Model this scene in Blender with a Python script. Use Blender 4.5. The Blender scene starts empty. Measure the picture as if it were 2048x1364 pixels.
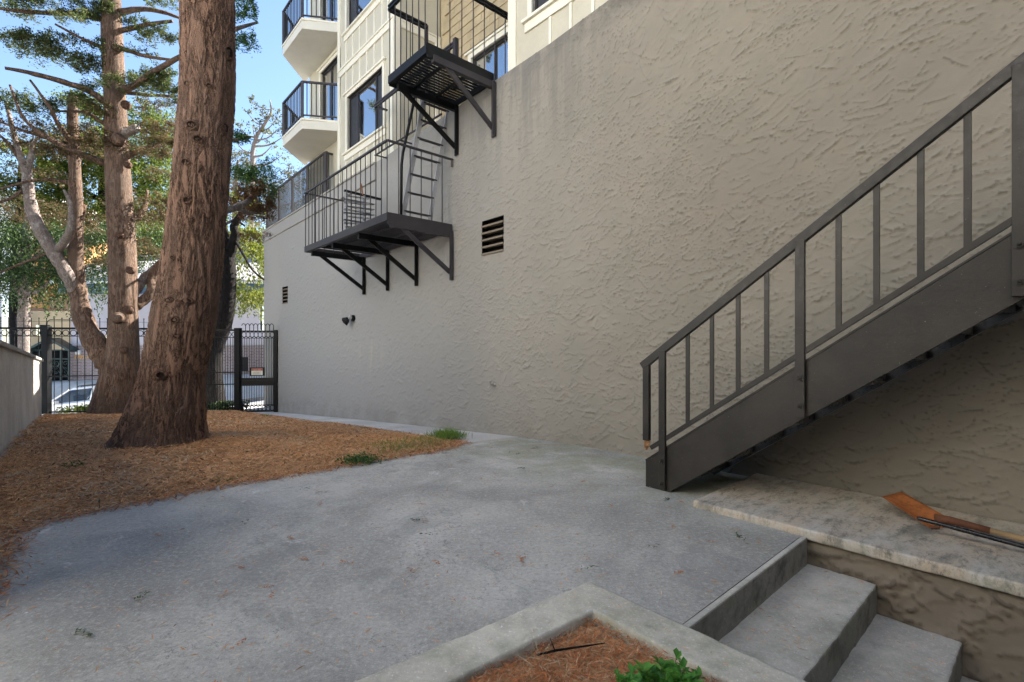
import bpy, bmesh, math, random
import numpy as np
from mathutils import Vector, noise as mnoise

SC = bpy.context.scene
COL = SC.collection
RNG = np.random.default_rng(7)
random.seed(7)

# ------------------------------------------------------------------ camera, sky, sun, exposure
F, CX, CY, EYE = 980.0, 1024.0, 685.0, 1.3          # the photograph's own lens, in its pixels
cd = bpy.data.cameras.new('camera')
cam = bpy.data.objects.new('camera', cd)
COL.objects.link(cam)
cam.location = (0, 0, EYE)
cam.rotation_euler = (math.radians(90), 0, 0)
cd.sensor_width = 36.0
cd.lens = 36.0 * F / 2048.0
cd.shift_y = 3.0 / 2048.0
cd.clip_start = 0.05
cd.clip_end = 1500
SC.camera = cam

SUN_AZ, SUN_EL = 42.0, 42.0                          # azimuth from +Y towards +X
world = bpy.data.worlds.new('World')
SC.world = world
world.use_nodes = True
wn = world.node_tree
wn.nodes.clear()
sky = wn.nodes.new('ShaderNodeTexSky')
sky.sky_type = 'NISHITA'
sky.sun_disc = False
sky.sun_elevation = math.radians(SUN_EL)
sky.sun_rotation = math.radians(SUN_AZ)
sky.air_density = 1.0
sky.dust_density = 0.4
sky.ozone_density = 2.5
bg = wn.nodes.new('ShaderNodeBackground')
bg.inputs['Strength'].default_value = 0.056
wo = wn.nodes.new('ShaderNodeOutputWorld')
wn.links.new(sky.outputs[0], bg.inputs['Color'])
wn.links.new(bg.outputs[0], wo.inputs['Surface'])

sl = bpy.data.lights.new('sun', 'SUN')
sl.energy = 5.0
sl.angle = math.radians(0.53)
sl.color = (1.0, 0.95, 0.86)
sun = bpy.data.objects.new('sun', sl)
COL.objects.link(sun)
sd = Vector((math.sin(math.radians(SUN_AZ)) * math.cos(math.radians(SUN_EL)),
             math.cos(math.radians(SUN_AZ)) * math.cos(math.radians(SUN_EL)),
             math.sin(math.radians(SUN_EL))))
sun.rotation_euler = sd.to_track_quat('Z', 'Y').to_euler()
sun.location = (20, 20, 30)

SC.view_settings.view_transform = 'Standard'
SC.view_settings.look = 'None'
SC.view_settings.gamma = 1.0
SC.view_settings.use_curve_mapping = False
SC.view_settings.exposure = 2.6

# ------------------------------------------------------------------ frames of reference
# The long stucco wall gives the wall frame: s runs away along the wall, t runs towards it, z is up.
U = np.array([-.6656, .7463])
N = np.array([.7463, .6656])
TW = 4.88                                            # t of the stucco face
TF = 4.95                                            # t of the siding above it


def W(s, t, z):
    return (s * U[0] + t * N[0], s * U[1] + t * N[1], z)


def P(px, py, Y):
    """the place at distance Y that the photograph shows at px, py"""
    return ((px - CX) / F * Y, Y, EYE - (py - CY) / F * Y)


ZG_Y = [-50, 4.6, 5.57, 6.41, 7.12, 7.91, 9.42, 11.65, 15.82, 16.5]
ZG_Z = [0, 0, -.02, -.045, -.085, -.16, -.30, -.52, -.95, -1.0]


def zg(Y):
    return float(np.interp(Y, ZG_Y, ZG_Z))


def zgv(Y):
    return np.interp(Y, ZG_Y, ZG_Z)


def G(px, py, dz=0.0):
    """the place on the sloping yard seen at px, py"""
    lo, hi = 0.8, 30.0
    for _ in range(60):
        m = (lo + hi) / 2
        if CY + (EYE - zg(m) - dz) / m * F > py:
            lo = m
        else:
            hi = m
    return P(px, py, lo)


def ztop(s):
    return float(np.interp(s, [3.7, 4.7, 5.85, 6.9, 9.4, 18.5], [5.51, 5.43, 5.39, 5.34, 5.23, 5.12]))


# ------------------------------------------------------------------ materials
MATS = {}


class NT:
    """a small wrapper that writes node trees"""

    def __init__(self, name):
        self.m = bpy.data.materials.new(name)
        self.m.use_nodes = True
        self.t = self.m.node_tree
        self.t.nodes.clear()
        self.out = self.t.nodes.new('ShaderNodeOutputMaterial')
        self.p = self.t.nodes.new('ShaderNodeBsdfPrincipled')
        self.t.links.new(self.p.outputs[0], self.out.inputs['Surface'])
        MATS[name] = self.m

    def node(self, kind, **kw):
        n = self.t.nodes.new(kind)
        for k, v in kw.items():
            setattr(n, k, v)
        return n

    def link(self, a, b):
        self.t.links.new(a, b)

    def set(self, inp, v):
        if hasattr(v, 'is_output'):
            self.link(v, inp)
        else:
            inp.default_value = v

    def coord(self, which='Object', scale=(1, 1, 1), rot=(0, 0, 0)):
        tc = self.node('ShaderNodeTexCoord')
        mp = self.node('ShaderNodeMapping')
        mp.inputs['Scale'].default_value = scale
        mp.inputs['Rotation'].default_value = rot
        self.link(tc.outputs[which], mp.inputs['Vector'])
        return mp.outputs[0]

    def pos(self, scale=(1, 1, 1), rot=(0, 0, 0)):
        g = self.node('ShaderNodeNewGeometry')
        mp = self.node('ShaderNodeMapping')
        mp.inputs['Scale'].default_value = scale
        mp.inputs['Rotation'].default_value = rot
        self.link(g.outputs['Position'], mp.inputs['Vector'])
        return mp.outputs[0]

    def noise(self, vec, scale, detail=4, rough=.55, dist=0.0):
        n = self.node('ShaderNodeTexNoise')
        n.inputs['Scale'].default_value = scale
        n.inputs['Detail'].default_value = detail
        n.inputs['Roughness'].default_value = rough
        n.inputs['Distortion'].default_value = dist
        self.link(vec, n.inputs['Vector'])
        return n.outputs['Fac']

    def ramp(self, fac, a, b, lo=0.0, hi=1.0, smooth=True):
        n = self.node('ShaderNodeMapRange')
        n.interpolation_type = 'SMOOTHSTEP' if smooth else 'LINEAR'
        n.inputs['From Min'].default_value = a
        n.inputs['From Max'].default_value = b
        n.inputs['To Min'].default_value = lo
        n.inputs['To Max'].default_value = hi
        self.link(fac, n.inputs['Value'])
        return n.outputs[0]

    def math(self, op, a, b=0.0, c=0.0):
        n = self.node('ShaderNodeMath', operation=op)
        self.set(n.inputs[0], a)
        self.set(n.inputs[1], b)
        self.set(n.inputs[2], c)
        return n.outputs[0]

    def mix(self, fac, a, b):
        n = self.node('ShaderNodeMix', data_type='RGBA')
        self.set(n.inputs[0], fac)
        self.set(n.inputs[6], (*a, 1) if isinstance(a, tuple) else a)
        self.set(n.inputs[7], (*b, 1) if isinstance(b, tuple) else b)
        return n.outputs[2]

    def bump(self, h, dist=.01, strength=1.0, prev=None):
        n = self.node('ShaderNodeBump')
        n.inputs['Distance'].default_value = dist
        n.inputs['Strength'].default_value = strength
        self.link(h, n.inputs['Height'])
        if prev is not None:
            self.link(prev, n.inputs['Normal'])
        self.link(n.outputs[0], self.p.inputs['Normal'])
        return n.outputs[0]

    def color(self, c):
        self.set(self.p.inputs['Base Color'], (*c, 1) if isinstance(c, tuple) else c)

    def rough(self, r):
        self.set(self.p.inputs['Roughness'], r)


def paint(name, c, rough=.5, var=.12, metal=0.0, bump=.0015, scale=30, spec=.5):
    n = NT(name)
    v = n.pos()
    a = n.noise(v, 2.3, 5)
    b = n.noise(v, scale, 4)
    f = n.math('ADD', n.math('MULTIPLY', a, .6), n.math('MULTIPLY', b, .4))
    n.color(n.mix(n.ramp(f, .35, .65), tuple(x * (1 - var) for x in c), tuple(min(1, x * (1 + var)) for x in c)))
    n.rough(n.ramp(b, .3, .7, rough * .85, min(1, rough * 1.15)))
    n.p.inputs['Metallic'].default_value = metal
    n.p.inputs['Specular IOR Level'].default_value = spec
    if bump:
        n.bump(b, bump)
    return n.m


def stucco(name, base, dirt=True):
    """hand-trowelled stucco; needs a UV map in metres (s, z)"""
    n = NT(name)
    uv = n.coord('UV', (1, 1, 1), (0, 0, math.radians(-14)))
    tc = n.node('ShaderNodeMapping')
    tc.inputs['Scale'].default_value = (1.0, 1.75, 1)
    n.link(uv, tc.inputs['Vector'])
    st = tc.outputs[0]
    def off(x, y, sx=1.0, sy=1.0):
        o = n.node('ShaderNodeMapping')
        o.inputs['Location'].default_value = (x, y, 0)
        o.inputs['Scale'].default_value = (sx, sy, 1)
        n.link(st, o.inputs['Vector'])
        return o.outputs[0]
    fine = n.noise(st, 60, 5, .7)
    n.bump(fine, .0016, 1.0)
    raw = n.coord('UV')
    sep = n.node('ShaderNodeSeparateXYZ')
    n.link(raw, sep.inputs[0])
    c1 = n.mix(n.ramp(n.noise(raw, .55, 5, .6), .35, .65), tuple(x * .93 for x in base), tuple(x * 1.06 for x in base))
    c2 = n.mix(n.ramp(n.noise(raw, 6, 6, .7), .35, .7, 0, .35), c1, tuple(x * .8 for x in base))
    c2 = n.mix(n.ramp(n.noise(raw, 1.3, 6, .66, .4), .50, .64, 0, .30), c2, (base[0] * .80, base[1] * .88, base[2] * .86))
    c2 = n.mix(n.ramp(n.noise(raw, 2.1, 6, .66, .4), .54, .66, 0, .28), c2, (base[0] * 1.12, base[1] * 1.02, base[2] * 1.0))
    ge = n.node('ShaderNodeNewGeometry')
    pn = n.ramp(ge.outputs['Pointiness'], .47, .497, 1, 0)  # creases darkened by curvature, their shade painted into the colour
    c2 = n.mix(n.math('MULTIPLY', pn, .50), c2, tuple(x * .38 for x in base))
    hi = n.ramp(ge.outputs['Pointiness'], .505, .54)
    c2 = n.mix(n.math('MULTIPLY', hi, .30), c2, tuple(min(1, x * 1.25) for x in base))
    if dirt:
        stv = n.node('ShaderNodeMapping')
        stv.inputs['Scale'].default_value = (2.4, .22, 1)
        n.link(raw, stv.inputs['Vector'])
        streak = n.ramp(n.noise(stv.outputs[0], 1.6, 7, .72), .38, .62)
        topm = n.ramp(sep.outputs[1], 3.4, 5.3)
        far = n.ramp(sep.outputs[0], 3.0, 5.6)
        grime = n.math('MULTIPLY', n.math('MULTIPLY', n.math('MULTIPLY', streak, topm), far), .95)
        c2 = n.mix(grime, c2, (.075, .070, .062))
        run = n.ramp(n.noise(stv.outputs[0], 2.7, 8, .74), .50, .68)
        c2 = n.mix(n.math('MULTIPLY', n.math('MULTIPLY', run, n.ramp(sep.outputs[0], 4.5, 7.5)), .30), c2, (.12, .115, .105))
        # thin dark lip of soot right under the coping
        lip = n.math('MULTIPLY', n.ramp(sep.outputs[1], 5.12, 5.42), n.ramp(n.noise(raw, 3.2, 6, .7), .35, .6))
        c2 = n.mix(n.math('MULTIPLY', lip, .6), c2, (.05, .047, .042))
        # greyer towards the far end
        c2 = n.mix(n.ramp(sep.outputs[0], 1.5, 10, 0, .95), c2, (.312, .304, .290))
        # patches of reflected light painted low on the wall
        mp = n.node('ShaderNodeMapping')
        mp.inputs['Location'].default_value = (-10.2, -1.0, 0)
        mp.inputs['Scale'].default_value = (1, 1, 1)
        n.link(raw, mp.inputs['Vector'])
        ln = n.node('ShaderNodeVectorMath', operation='LENGTH')
        sc = n.node('ShaderNodeMapping')
        sc.inputs['Scale'].default_value = (1.1, 1.6, 0)
        n.link(mp.outputs[0], sc.inputs['Vector'])
        n.link(sc.outputs[0], ln.inputs[0])
        pt = n.math('MULTIPLY', n.ramp(ln.outputs['Value'], .15, 1.0, 1, 0),
                    n.ramp(n.noise(stv.outputs[0], 3.1, 5, .6), .52, .66))
        c2 = n.mix(n.math('MULTIPLY', pt, .55), c2, tuple(min(1, x * 1.7) for x in base))
        damp = n.math('MULTIPLY', n.ramp(n.noise(raw, 2.2, 5, .6), .3, .7),
                      n.ramp(n.math('ADD', sep.outputs[1], n.math('MULTIPLY', sep.outputs[0], .055)), .15, .75, 1, 0))
        c2 = n.mix(n.math('MULTIPLY', damp, .35), c2, (.12, .11, .085))
    n.color(c2)
    n.rough(.88)
    n.p.inputs['Specular IOR Level'].default_value = .25
    return n.m


def concrete(name, c, stain=.35, moss=0.0, pits=.0015, pale=0.0, riser=0.0):
    n = NT(name)
    v = n.pos()
    a = n.noise(v, .8, 6, .6)
    b = n.noise(v, 7, 7, .68)
    g = n.noise(v, 60, 6, .86)
    sp = n.noise(v, 95, 2, .5)
    c1 = n.mix(n.ramp(a, .35, .65), tuple(x * .84 for x in c), tuple(x * 1.12 for x in c))
    c1 = n.mix(n.ramp(b, .40, .75, 0, stain), c1, tuple(x * .55 for x in c))
    c1 = n.mix(n.ramp(g, .52, .70, 0, .60), c1, tuple(min(1, x * 1.75) for x in c))
    c1 = n.mix(n.ramp(g, .46, .30, 0, .6), c1, tuple(x * .55 for x in c))
    c1 = n.mix(n.ramp(sp, .70, .74, 0, .7), c1, tuple(min(1, x * 2.3) for x in c))
    if pale:
        c1 = n.mix(n.math('MULTIPLY', n.ramp(n.noise(v, 2.4, 9, .74, .3), .60, .68), pale), c1, (.55, .55, .54))
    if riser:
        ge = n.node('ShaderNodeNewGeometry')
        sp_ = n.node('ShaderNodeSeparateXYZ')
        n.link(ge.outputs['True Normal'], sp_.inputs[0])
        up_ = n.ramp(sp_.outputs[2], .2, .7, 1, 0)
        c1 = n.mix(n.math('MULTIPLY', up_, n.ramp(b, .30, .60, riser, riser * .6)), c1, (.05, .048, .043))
    if moss:
        c1 = n.mix(n.math('MULTIPLY', n.ramp(n.noise(v, 1.9, 7, .7), .46, .66), moss), c1, (.13, .15, .075))
    n.color(c1)
    n.rough(.9)
    n.p.inputs['Specular IOR Level'].default_value = .3
    h = n.math('MULTIPLY_ADD', g, .5, n.math('MULTIPLY', b, 1.2))
    n.bump(h, pits * 3)
    return n


def leafmat(name, cols, trans=.35, rough=.55):
    n = NT(name)
    g = n.node('ShaderNodeNewGeometry')
    cr = n.node('ShaderNodeValToRGB')
    cr.color_ramp.interpolation = 'LINEAR'
    e = cr.color_ramp.elements
    while len(e) < len(cols):
        e.new(.5)
    for i, c in enumerate(cols):
        e[i].position = i / max(1, len(cols) - 1)
        e[i].color = (*c, 1)
    n.link(g.outputs['Random Per Island'], cr.inputs[0])
    n.link(cr.outputs[0], n.p.inputs['Base Color'])
    n.rough(rough)
    n.p.inputs['Specular IOR Level'].default_value = .25
    if trans:
        tr = n.node('ShaderNodeBsdfTranslucent')
        n.link(cr.outputs[0], tr.inputs['Color'])
        mx = n.node('ShaderNodeMixShader')
        mx.inputs[0].default_value = trans
        n.link(n.p.outputs[0], mx.inputs[1])
        n.link(tr.outputs[0], mx.inputs[2])
        n.link(mx.outputs[0], n.out.inputs['Surface'])
    return n.m


def bark(name, c0, c1, c2, freq=9.0, amp=.03, disp=False, lichen=0.0, stretch=.16):
    n = NT(name)
    v = n.coord('Object', (1, 1, stretch))
    warp = n.noise(v, freq * .5, 4, .6)
    a = n.noise(v, freq, 8, .68, .6)
    ridge = n.math('ABSOLUTE', n.math('SUBTRACT', a, .5))
    cr = n.ramp(ridge, .0, .085)
    b = n.noise(v, freq * 3.3, 6, .7, .4)
    ridge2 = n.ramp(n.math('ABSOLUTE', n.math('SUBTRACT', b, .5)), 0, .09)
    vv = n.coord('Object')
    big = n.noise(vv, 1.4, 5, .6)
    fl = n.noise(vv, 45, 4, .7)
    h = n.math('MULTIPLY_ADD', cr, .7, n.math('MULTIPLY', ridge2, .28))
    h = n.math('MULTIPLY_ADD', fl, .14, h)
    h = n.math('MULTIPLY_ADD', a, .35, h)
    col = n.mix(n.ramp(h, .25, 1.0), c0, c1)
    col = n.mix(n.ramp(n.math('MULTIPLY_ADD', warp, .5, n.math('MULTIPLY', big, .5)), .40, .62, 0, .8), col, c2)
    if lichen:
        col = n.mix(n.math('MULTIPLY', n.ramp(n.noise(vv, 6, 7, .7), .52, .64), lichen), col, (.42, .40, .37))
    n.color(col)
    n.rough(.92)
    n.p.inputs['Specular IOR Level'].default_value = .15
    if disp:
        d = n.node('ShaderNodeDisplacement')
        d.inputs['Scale'].default_value = amp
        d.inputs['Midlevel'].default_value = .7
        n.link(h, d.inputs['Height'])
        n.link(d.outputs[0], n.out.inputs['Displacement'])
        n.m.displacement_method = 'BOTH'
    else:
        n.bump(h, amp)
    return n.m


def glass(name, c=(.012, .014, .016), rough=.02):
    n = NT(name)
    n.color(c)
    n.rough(rough)
    n.p.inputs['Specular IOR Level'].default_value = 1.0
    n.p.inputs['IOR'].default_value = 3.4
    v = n.pos()
    n.bump(n.noise(v, 1.3, 2), .004, .5)
    return n.m


STUCCO = (.246, .219, .176)
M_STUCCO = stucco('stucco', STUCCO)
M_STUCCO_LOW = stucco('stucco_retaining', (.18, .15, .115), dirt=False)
def yard_material():
    n = NT('yard_concrete')
    v = n.pos()
    c = (.435, .422, .385)
    a = n.noise(v, .55, 7, .62, .4)
    b = n.noise(v, 3.2, 8, .72, .3)
    g = n.noise(v, 38, 7, .86)
    f = n.noise(v, 120, 3, .8)
    c1 = n.mix(n.ramp(a, .36, .64), tuple(x * .68 for x in c), tuple(x * 1.18 for x in c))
    c1 = n.mix(n.ramp(b, .44, .72, 0, .40), c1, tuple(x * .55 for x in c))
    c1 = n.mix(n.ramp(b, .44, .28, 0, .30), c1, tuple(min(1, x * 1.35) for x in c))
    c1 = n.mix(n.ramp(g, .50, .66, 0, .55), c1, tuple(min(1, x * 1.6) for x in c))
    c1 = n.mix(n.ramp(g, .49, .34, 0, .65), c1, tuple(x * .42 for x in c))
    c1 = n.mix(n.ramp(f, .56, .70, 0, .55), c1, tuple(min(1, x * 1.8) for x in c))
    wp = n.noise(v, 2.0, 9, .80, .5)
    c1 = n.mix(n.ramp(wp, .585, .66, 0, .75), c1, (.66, .65, .62))
    wet = n.noise(v, 1.15, 8, .72, .6)
    c1 = n.mix(n.ramp(wet, .545, .60, 0, .30), c1, (.20, .205, .195))
    ck = n.ramp(n.math('ABSOLUTE', n.math('SUBTRACT', n.noise(v, .42, 9, .62, .2), .5)), .0, .0016, .55, 0)
    c1 = n.mix(n.math('MULTIPLY', ck, n.ramp(a, .44, .52)), c1, (.10, .10, .095))
    vo = n.node('ShaderNodeTexVoronoi')
    vo.inputs['Scale'].default_value = 1.35
    n.link(v, vo.inputs['Vector'])
    dn = n.math('ADD', vo.outputs['Distance'], n.math('MULTIPLY', n.math('SUBTRACT', n.noise(v, 14, 4, .7), .5), .10))
    c1 = n.mix(n.ramp(dn, .020, .040, .75, 0), c1, (.085, .085, .088))
    vo2 = n.node('ShaderNodeTexVoronoi')
    vo2.inputs['Scale'].default_value = 4.6
    n.link(v, vo2.inputs['Vector'])
    c1 = n.mix(n.ramp(n.math('ADD', vo2.outputs['Distance'], n.math('MULTIPLY', n.math('SUBTRACT', n.noise(v, 30, 3, .7), .5), .12)), .015, .035, .85, 0), c1, (.78, .77, .74))
    # greenish film in the damp strip along the wall foot
    sp = n.node('ShaderNodeVectorMath', operation='DOT_PRODUCT')
    n.link(v, sp.inputs[0])
    sp.inputs[1].default_value = (N[0], N[1], 0)
    damp = n.math('MULTIPLY', n.ramp(sp.outputs['Value'], 2.9, 4.2), n.ramp(n.noise(v, 1.6, 7, .68), .38, .60))
    c1 = n.mix(n.math('MULTIPLY', damp, .50), c1, (.255, .27, .15))
    n.color(c1)
    n.rough(.9)
    n.p.inputs['Specular IOR Level'].default_value = .3
    n.bump(n.math('MULTIPLY_ADD', f, .4, n.math('MULTIPLY', g, 1.0)), .006)
    return n.m


M_YARD = yard_material()


def slab_material():
    n = NT('slab_concrete')
    v = n.pos((1, 1, 1), (0, 0, math.radians(48)))
    mp = n.node('ShaderNodeMapping')
    mp.inputs['Scale'].default_value = (2.6, 1.0, 1)
    n.link(v, mp.inputs['Vector'])
    w = mp.outputs[0]
    a = n.noise(w, 1.1, 7, .7, .4)
    b = n.noise(w, 4.2, 9, .78, .5)
    d = n.noise(w, 9, 8, .8, .4)
    g = n.noise(v, 70, 5, .8)
    e = n.noise(w, 2.2, 8, .72, .3)
    c1 = n.mix(n.ramp(a, .38, .62), (.52, .43, .325), (.48, .435, .36))
    c1 = n.mix(n.ramp(e, .47, .66, 0, .50), c1, (.60, .585, .54))
    c1 = n.mix(n.ramp(e, .48, .34, 0, .80), c1, (.19, .178, .15))
    c1 = n.mix(n.ramp(b, .50, .62, 0, .55), c1, (.25, .235, .20))
    c1 = n.mix(n.math('MULTIPLY', n.ramp(d, .50, .62), n.ramp(e, .62, .42, 0, .75)), c1, (.13, .125, .10))
    c1 = n.mix(n.math('MULTIPLY', n.ramp(a, .50, .62), n.ramp(b, .46, .56, 0, .45)), c1, (.22, .23, .15))
    c1 = n.mix(n.ramp(g, .52, .70, 0, .35), c1, (.60, .58, .54))
    c1 = n.mix(n.ramp(g, .46, .32, 0, .4), c1, (.14, .13, .11))
    n.color(c1)
    n.rough(.9)
    n.bump(n.math('MULTIPLY_ADD', d, .8, g), .006)
    return n.m


M_WALK = concrete('walk_concrete', (.62, .59, .55), .22).m
M_KERB = concrete('kerb_concrete', (.55, .52, .435), .60, moss=.45, pale=.5).m
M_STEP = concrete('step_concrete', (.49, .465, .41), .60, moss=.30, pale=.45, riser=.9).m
M_SLAB = slab_material()
M_CAST = concrete('cast_concrete', (.20, .185, .165), .45, pits=.001).m
M_CAPSTONE = concrete('coping_concrete', (.36, .34, .31), .35).m
M_STREET = concrete('street_asphalt', (.26, .26, .265), .2).m
M_WALKWAY = concrete('pavement_concrete', (.52, .51, .49), .2).m
M_SOIL = paint('needle_soil', (.46, .27, .14), .95, .45, bump=.02, scale=60, spec=.1)
M_EARTH = paint('earth', (.10, .085, .06), .95, .3, bump=.02, scale=8, spec=.1)
def steel_material():
    n = NT('brown_steel')
    v = n.pos()
    a = n.noise(v, 1.7, 6, .65)
    b = n.noise(v, 26, 6, .75)
    d = n.noise(v, 95, 3, .6)
    c = (.025, .0215, .0175)
    c1 = n.mix(n.ramp(a, .35, .65), tuple(x * .72 for x in c), tuple(x * 1.35 for x in c))
    c1 = n.mix(n.ramp(b, .56, .74, 0, .35), c1, (.075, .066, .056))
    c1 = n.mix(n.ramp(d, .705, .735, 0, .8), c1, (.23, .21, .185))
    rs = n.noise(v, 7, 8, .78)
    c1 = n.mix(n.ramp(rs, .69, .73, 0, .7), c1, (.12, .05, .022))
    n.color(c1)
    n.rough(n.ramp(b, .3, .7, .34, .62))
    n.p.inputs['Specular IOR Level'].default_value = .38
    n.bump(n.math('MULTIPLY_ADD', b, .5, a), .0035)
    return n.m


M_STEEL = steel_material()
M_STEEL_LIT = paint('sky_sheen_steel', (.12, .12, .125), .30, .15, bump=.0006, scale=40)  # paler copy of the stair steel, bluish sky sheen painted in
M_FE = paint('fire_escape_iron', (.045, .040, .043), .5, .2, bump=.0005, scale=90, spec=.3)
M_FE_DARK = paint('black_iron', (.007, .007, .007), .5, .2, bump=.0005, scale=90, spec=.25)
M_FENCE = paint('fence_black', (.005, .005, .006), .5, .2, bump=0, spec=.2)
M_GALV = paint('grey_ladder_metal', (.34, .34, .35), .45, .15, bump=.0005)
M_GALV_DARK = paint('dull_ladder_metal', (.13, .13, .135), .5, .2, bump=.0005)
M_RUST = paint('rust', (.30, .105, .035), .8, .35, bump=.002, scale=40, spec=.2)
M_RUST_DARK = paint('rust_dark', (.13, .055, .030), .75, .3, bump=.002, scale=40, spec=.2)
M_RUSTCHIP = paint('flaking_rust', (.35, .19, .09), .9, .5, bump=.004, scale=120, spec=.2)
M_WOODHANDLE = paint('handle_wood', (.36, .24, .12), .6, .2, bump=.001, scale=20)
M_BLACKROD = paint('black_rod', (.010, .010, .011), .28, .2, bump=0)
M_SIDING = paint('siding_paint', (.49, .462, .37), .6, .06, bump=.001, scale=25)
M_TRIM = paint('trim_paint', (.72, .69, .59), .55, .04, bump=.0006)
M_SOFFIT = paint('soffit_paint', (.62, .60, .53), .7, .05, bump=.001)
M_SHINGLE = paint('shingle_paint', (.40, .325, .205), .75, .16, bump=.003, scale=60)
M_FRAME = paint('window_frame_dark', (.030, .028, .030), .4, .1, bump=0)
M_GLASS = glass('window_glass')
M_CURTAIN = paint('curtain', (.32, .33, .34), .8, .1, bump=0)
M_DARK = paint('dark_void', (.010, .010, .010), .9, .1, bump=0, spec=.1)
M_CHROME = paint('dull_brass', (.42, .40, .36), .35, .1, metal=.8, bump=0)
M_WHITE = paint('white_paint', (.80, .80, .79), .5, .03, bump=0)
M_BARK = bark('cypress_bark', (.042, .027, .020), (.225, .135, .093), (.17, .112, .084), 9.5, .022, True, .0)
M_BARK2 = bark('young_cypress_bark', (.055, .035, .026), (.205, .130, .090), (.16, .11, .082), 13, .018, False, .12)
M_BARK3 = bark('dark_bark', (.007, .006, .006), (.030, .025, .023), (.020, .017, .016), 12, .03, False, 0, .3)
M_BARKP = bark('pale_bark', (.10, .075, .062), (.30, .25, .225), (.22, .175, .15), 16, .012, False, .6, .35)
M_KNOT = bark('knot_bark', (.012, .009, .007), (.060, .038, .028), (.035, .025, .02), 24, .02, False, 0, 1.0)
M_KNOTRIM = bark('knot_rim_bark', (.035, .022, .016), (.20, .115, .078), (.14, .088, .064), 20, .02, False, 0, .6)
M_CYP = leafmat('cypress_leaf', [(.038, .070, .022), (.065, .10, .030), (.095, .115, .038), (.12, .10, .045)], .4)
M_CYPG = leafmat('fresh_cypress_leaf', [(.03, .085, .025), (.06, .14, .04), (.12, .20, .05)], .35)
M_CYPB = leafmat('dead_cypress_leaf', [(.10, .062, .034), (.15, .088, .046), (.085, .075, .032), (.06, .07, .025), (.12, .078, .042)], .35)
M_CYPR = leafmat('rust_cypress_leaf', [(.13, .062, .034), (.20, .095, .048), (.10, .055, .03), (.07, .075, .028)], .35)
M_LEAFY = leafmat('yellow_green_leaf', [(.075, .105, .012), (.13, .155, .02), (.18, .18, .035)], .5)
M_LEAFG = leafmat('mid_green_leaf', [(.05, .085, .012), (.10, .135, .018), (.16, .18, .032)], .55)
M_LEAFD = leafmat('dark_weeping_leaf', [(.014, .032, .011), (.028, .055, .018), (.050, .085, .022), (.085, .13, .03)], .25)
M_LEAFP = leafmat('pale_leaf', [(.08, .08, .033), (.11, .105, .048), (.06, .065, .028)], .45)
M_LEAFO = leafmat('olive_leaf', [(.05, .06, .02), (.10, .11, .035), (.16, .15, .05)], .4)
M_NEEDLE = leafmat('dry_needle', [(.60, .29, .125), (.70, .39, .18), (.76, .52, .30), (.44, .20, .085), (.70, .40, .19), (.26, .13, .06)], .1, .8)
M_NEEDLER = leafmat('red_needle', [(.42, .14, .05), (.54, .20, .075), (.32, .105, .04), (.50, .27, .13), (.60, .42, .26)], .1, .8)
M_GRASS = leafmat('grass_blade', [(.09, .18, .03), (.15, .26, .045), (.22, .30, .07)], .4)
M_GRASSD = leafmat('dry_grass_blade', [(.28, .27, .08), (.34, .32, .11), (.20, .24, .06)], .35)
M_BITS = leafmat('bark_bit', [(.05, .03, .02), (.11, .06, .035), (.07, .09, .03)], .05)
M_STRAW = leafmat('straw', [(.55, .46, .32), (.45, .36, .24)], .1)
M_SHRUB = leafmat('shrub_leaf', [(.06, .19, .03), (.10, .29, .045), (.18, .40, .07)], .35, .4)
M_SPRIG = leafmat('green_sprig', [(.035, .07, .02), (.06, .11, .03), (.12, .14, .045)], .2)
M_LILAC = paint('pale_lilac_render', (.56, .52, .56), .8, .05, bump=.002)
M_BLUE = paint('blue_fascia', (.055, .115, .20), .5, .06, bump=0)
M_ORANGE = paint('orange_wood', (.56, .27, .085), .6, .2, bump=.002)
M_CREAMH = paint('cream_wall', (.68, .52, .32), .8, .06, bump=.002)
M_RENDERED = paint('cream_render', (.74, .72, .68), .85, .04, bump=.002)
M_ROOF = paint('grey_roof', (.30, .29, .31), .9, .15, bump=.004, scale=20)
M_GREENIRON = paint('dark_green_iron', (.020, .045, .040), .5, .15, bump=0)
M_GOLD = paint('gold_numeral', (.75, .42, .10), .4, .05, bump=0)
M_CARW = paint('white_car_paint', (.78, .78, .79), .15, .01, bump=0)
M_CARB = paint('blue_car_paint', (.02, .10, .50), .15, .03, bump=0)
M_TYRE = paint('tyre', (.012, .012, .012), .85, .1, bump=0)
M_RIM = paint('wheel_rim', (.45, .45, .46), .3, .05, metal=.8, bump=0)
M_SIGNC = paint('sign_cream', (.62, .60, .50), .6, .03, bump=0)
M_SIGNR = paint('sign_red', (.36, .13, .10), .6, .05, bump=0)
M_SIGNK = paint('sign_ink', (.05, .04, .035), .6, .05, bump=0)


def brickmat():
    n = NT('brick_band')
    tc = n.coord('UV')
    b = n.node('ShaderNodeTexBrick')
    b.inputs['Color1'].default_value = (.24, .155, .14, 1)
    b.inputs['Color2'].default_value = (.33, .245, .24, 1)
    b.inputs['Mortar'].default_value = (.46, .43, .43, 1)
    b.inputs['Scale'].default_value = 1.0
    b.inputs['Mortar Size'].default_value = .012
    b.inputs['Brick Width'].default_value = .30
    b.inputs['Row Height'].default_value = .085
    n.link(tc, b.inputs['Vector'])
    n.color(b.outputs['Color'])
    n.rough(.9)
    inv = n.math('SUBTRACT', 1.0, b.outputs['Fac'])
    n.bump(inv, .01)
    return n.m


M_BRICK = brickmat()


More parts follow.
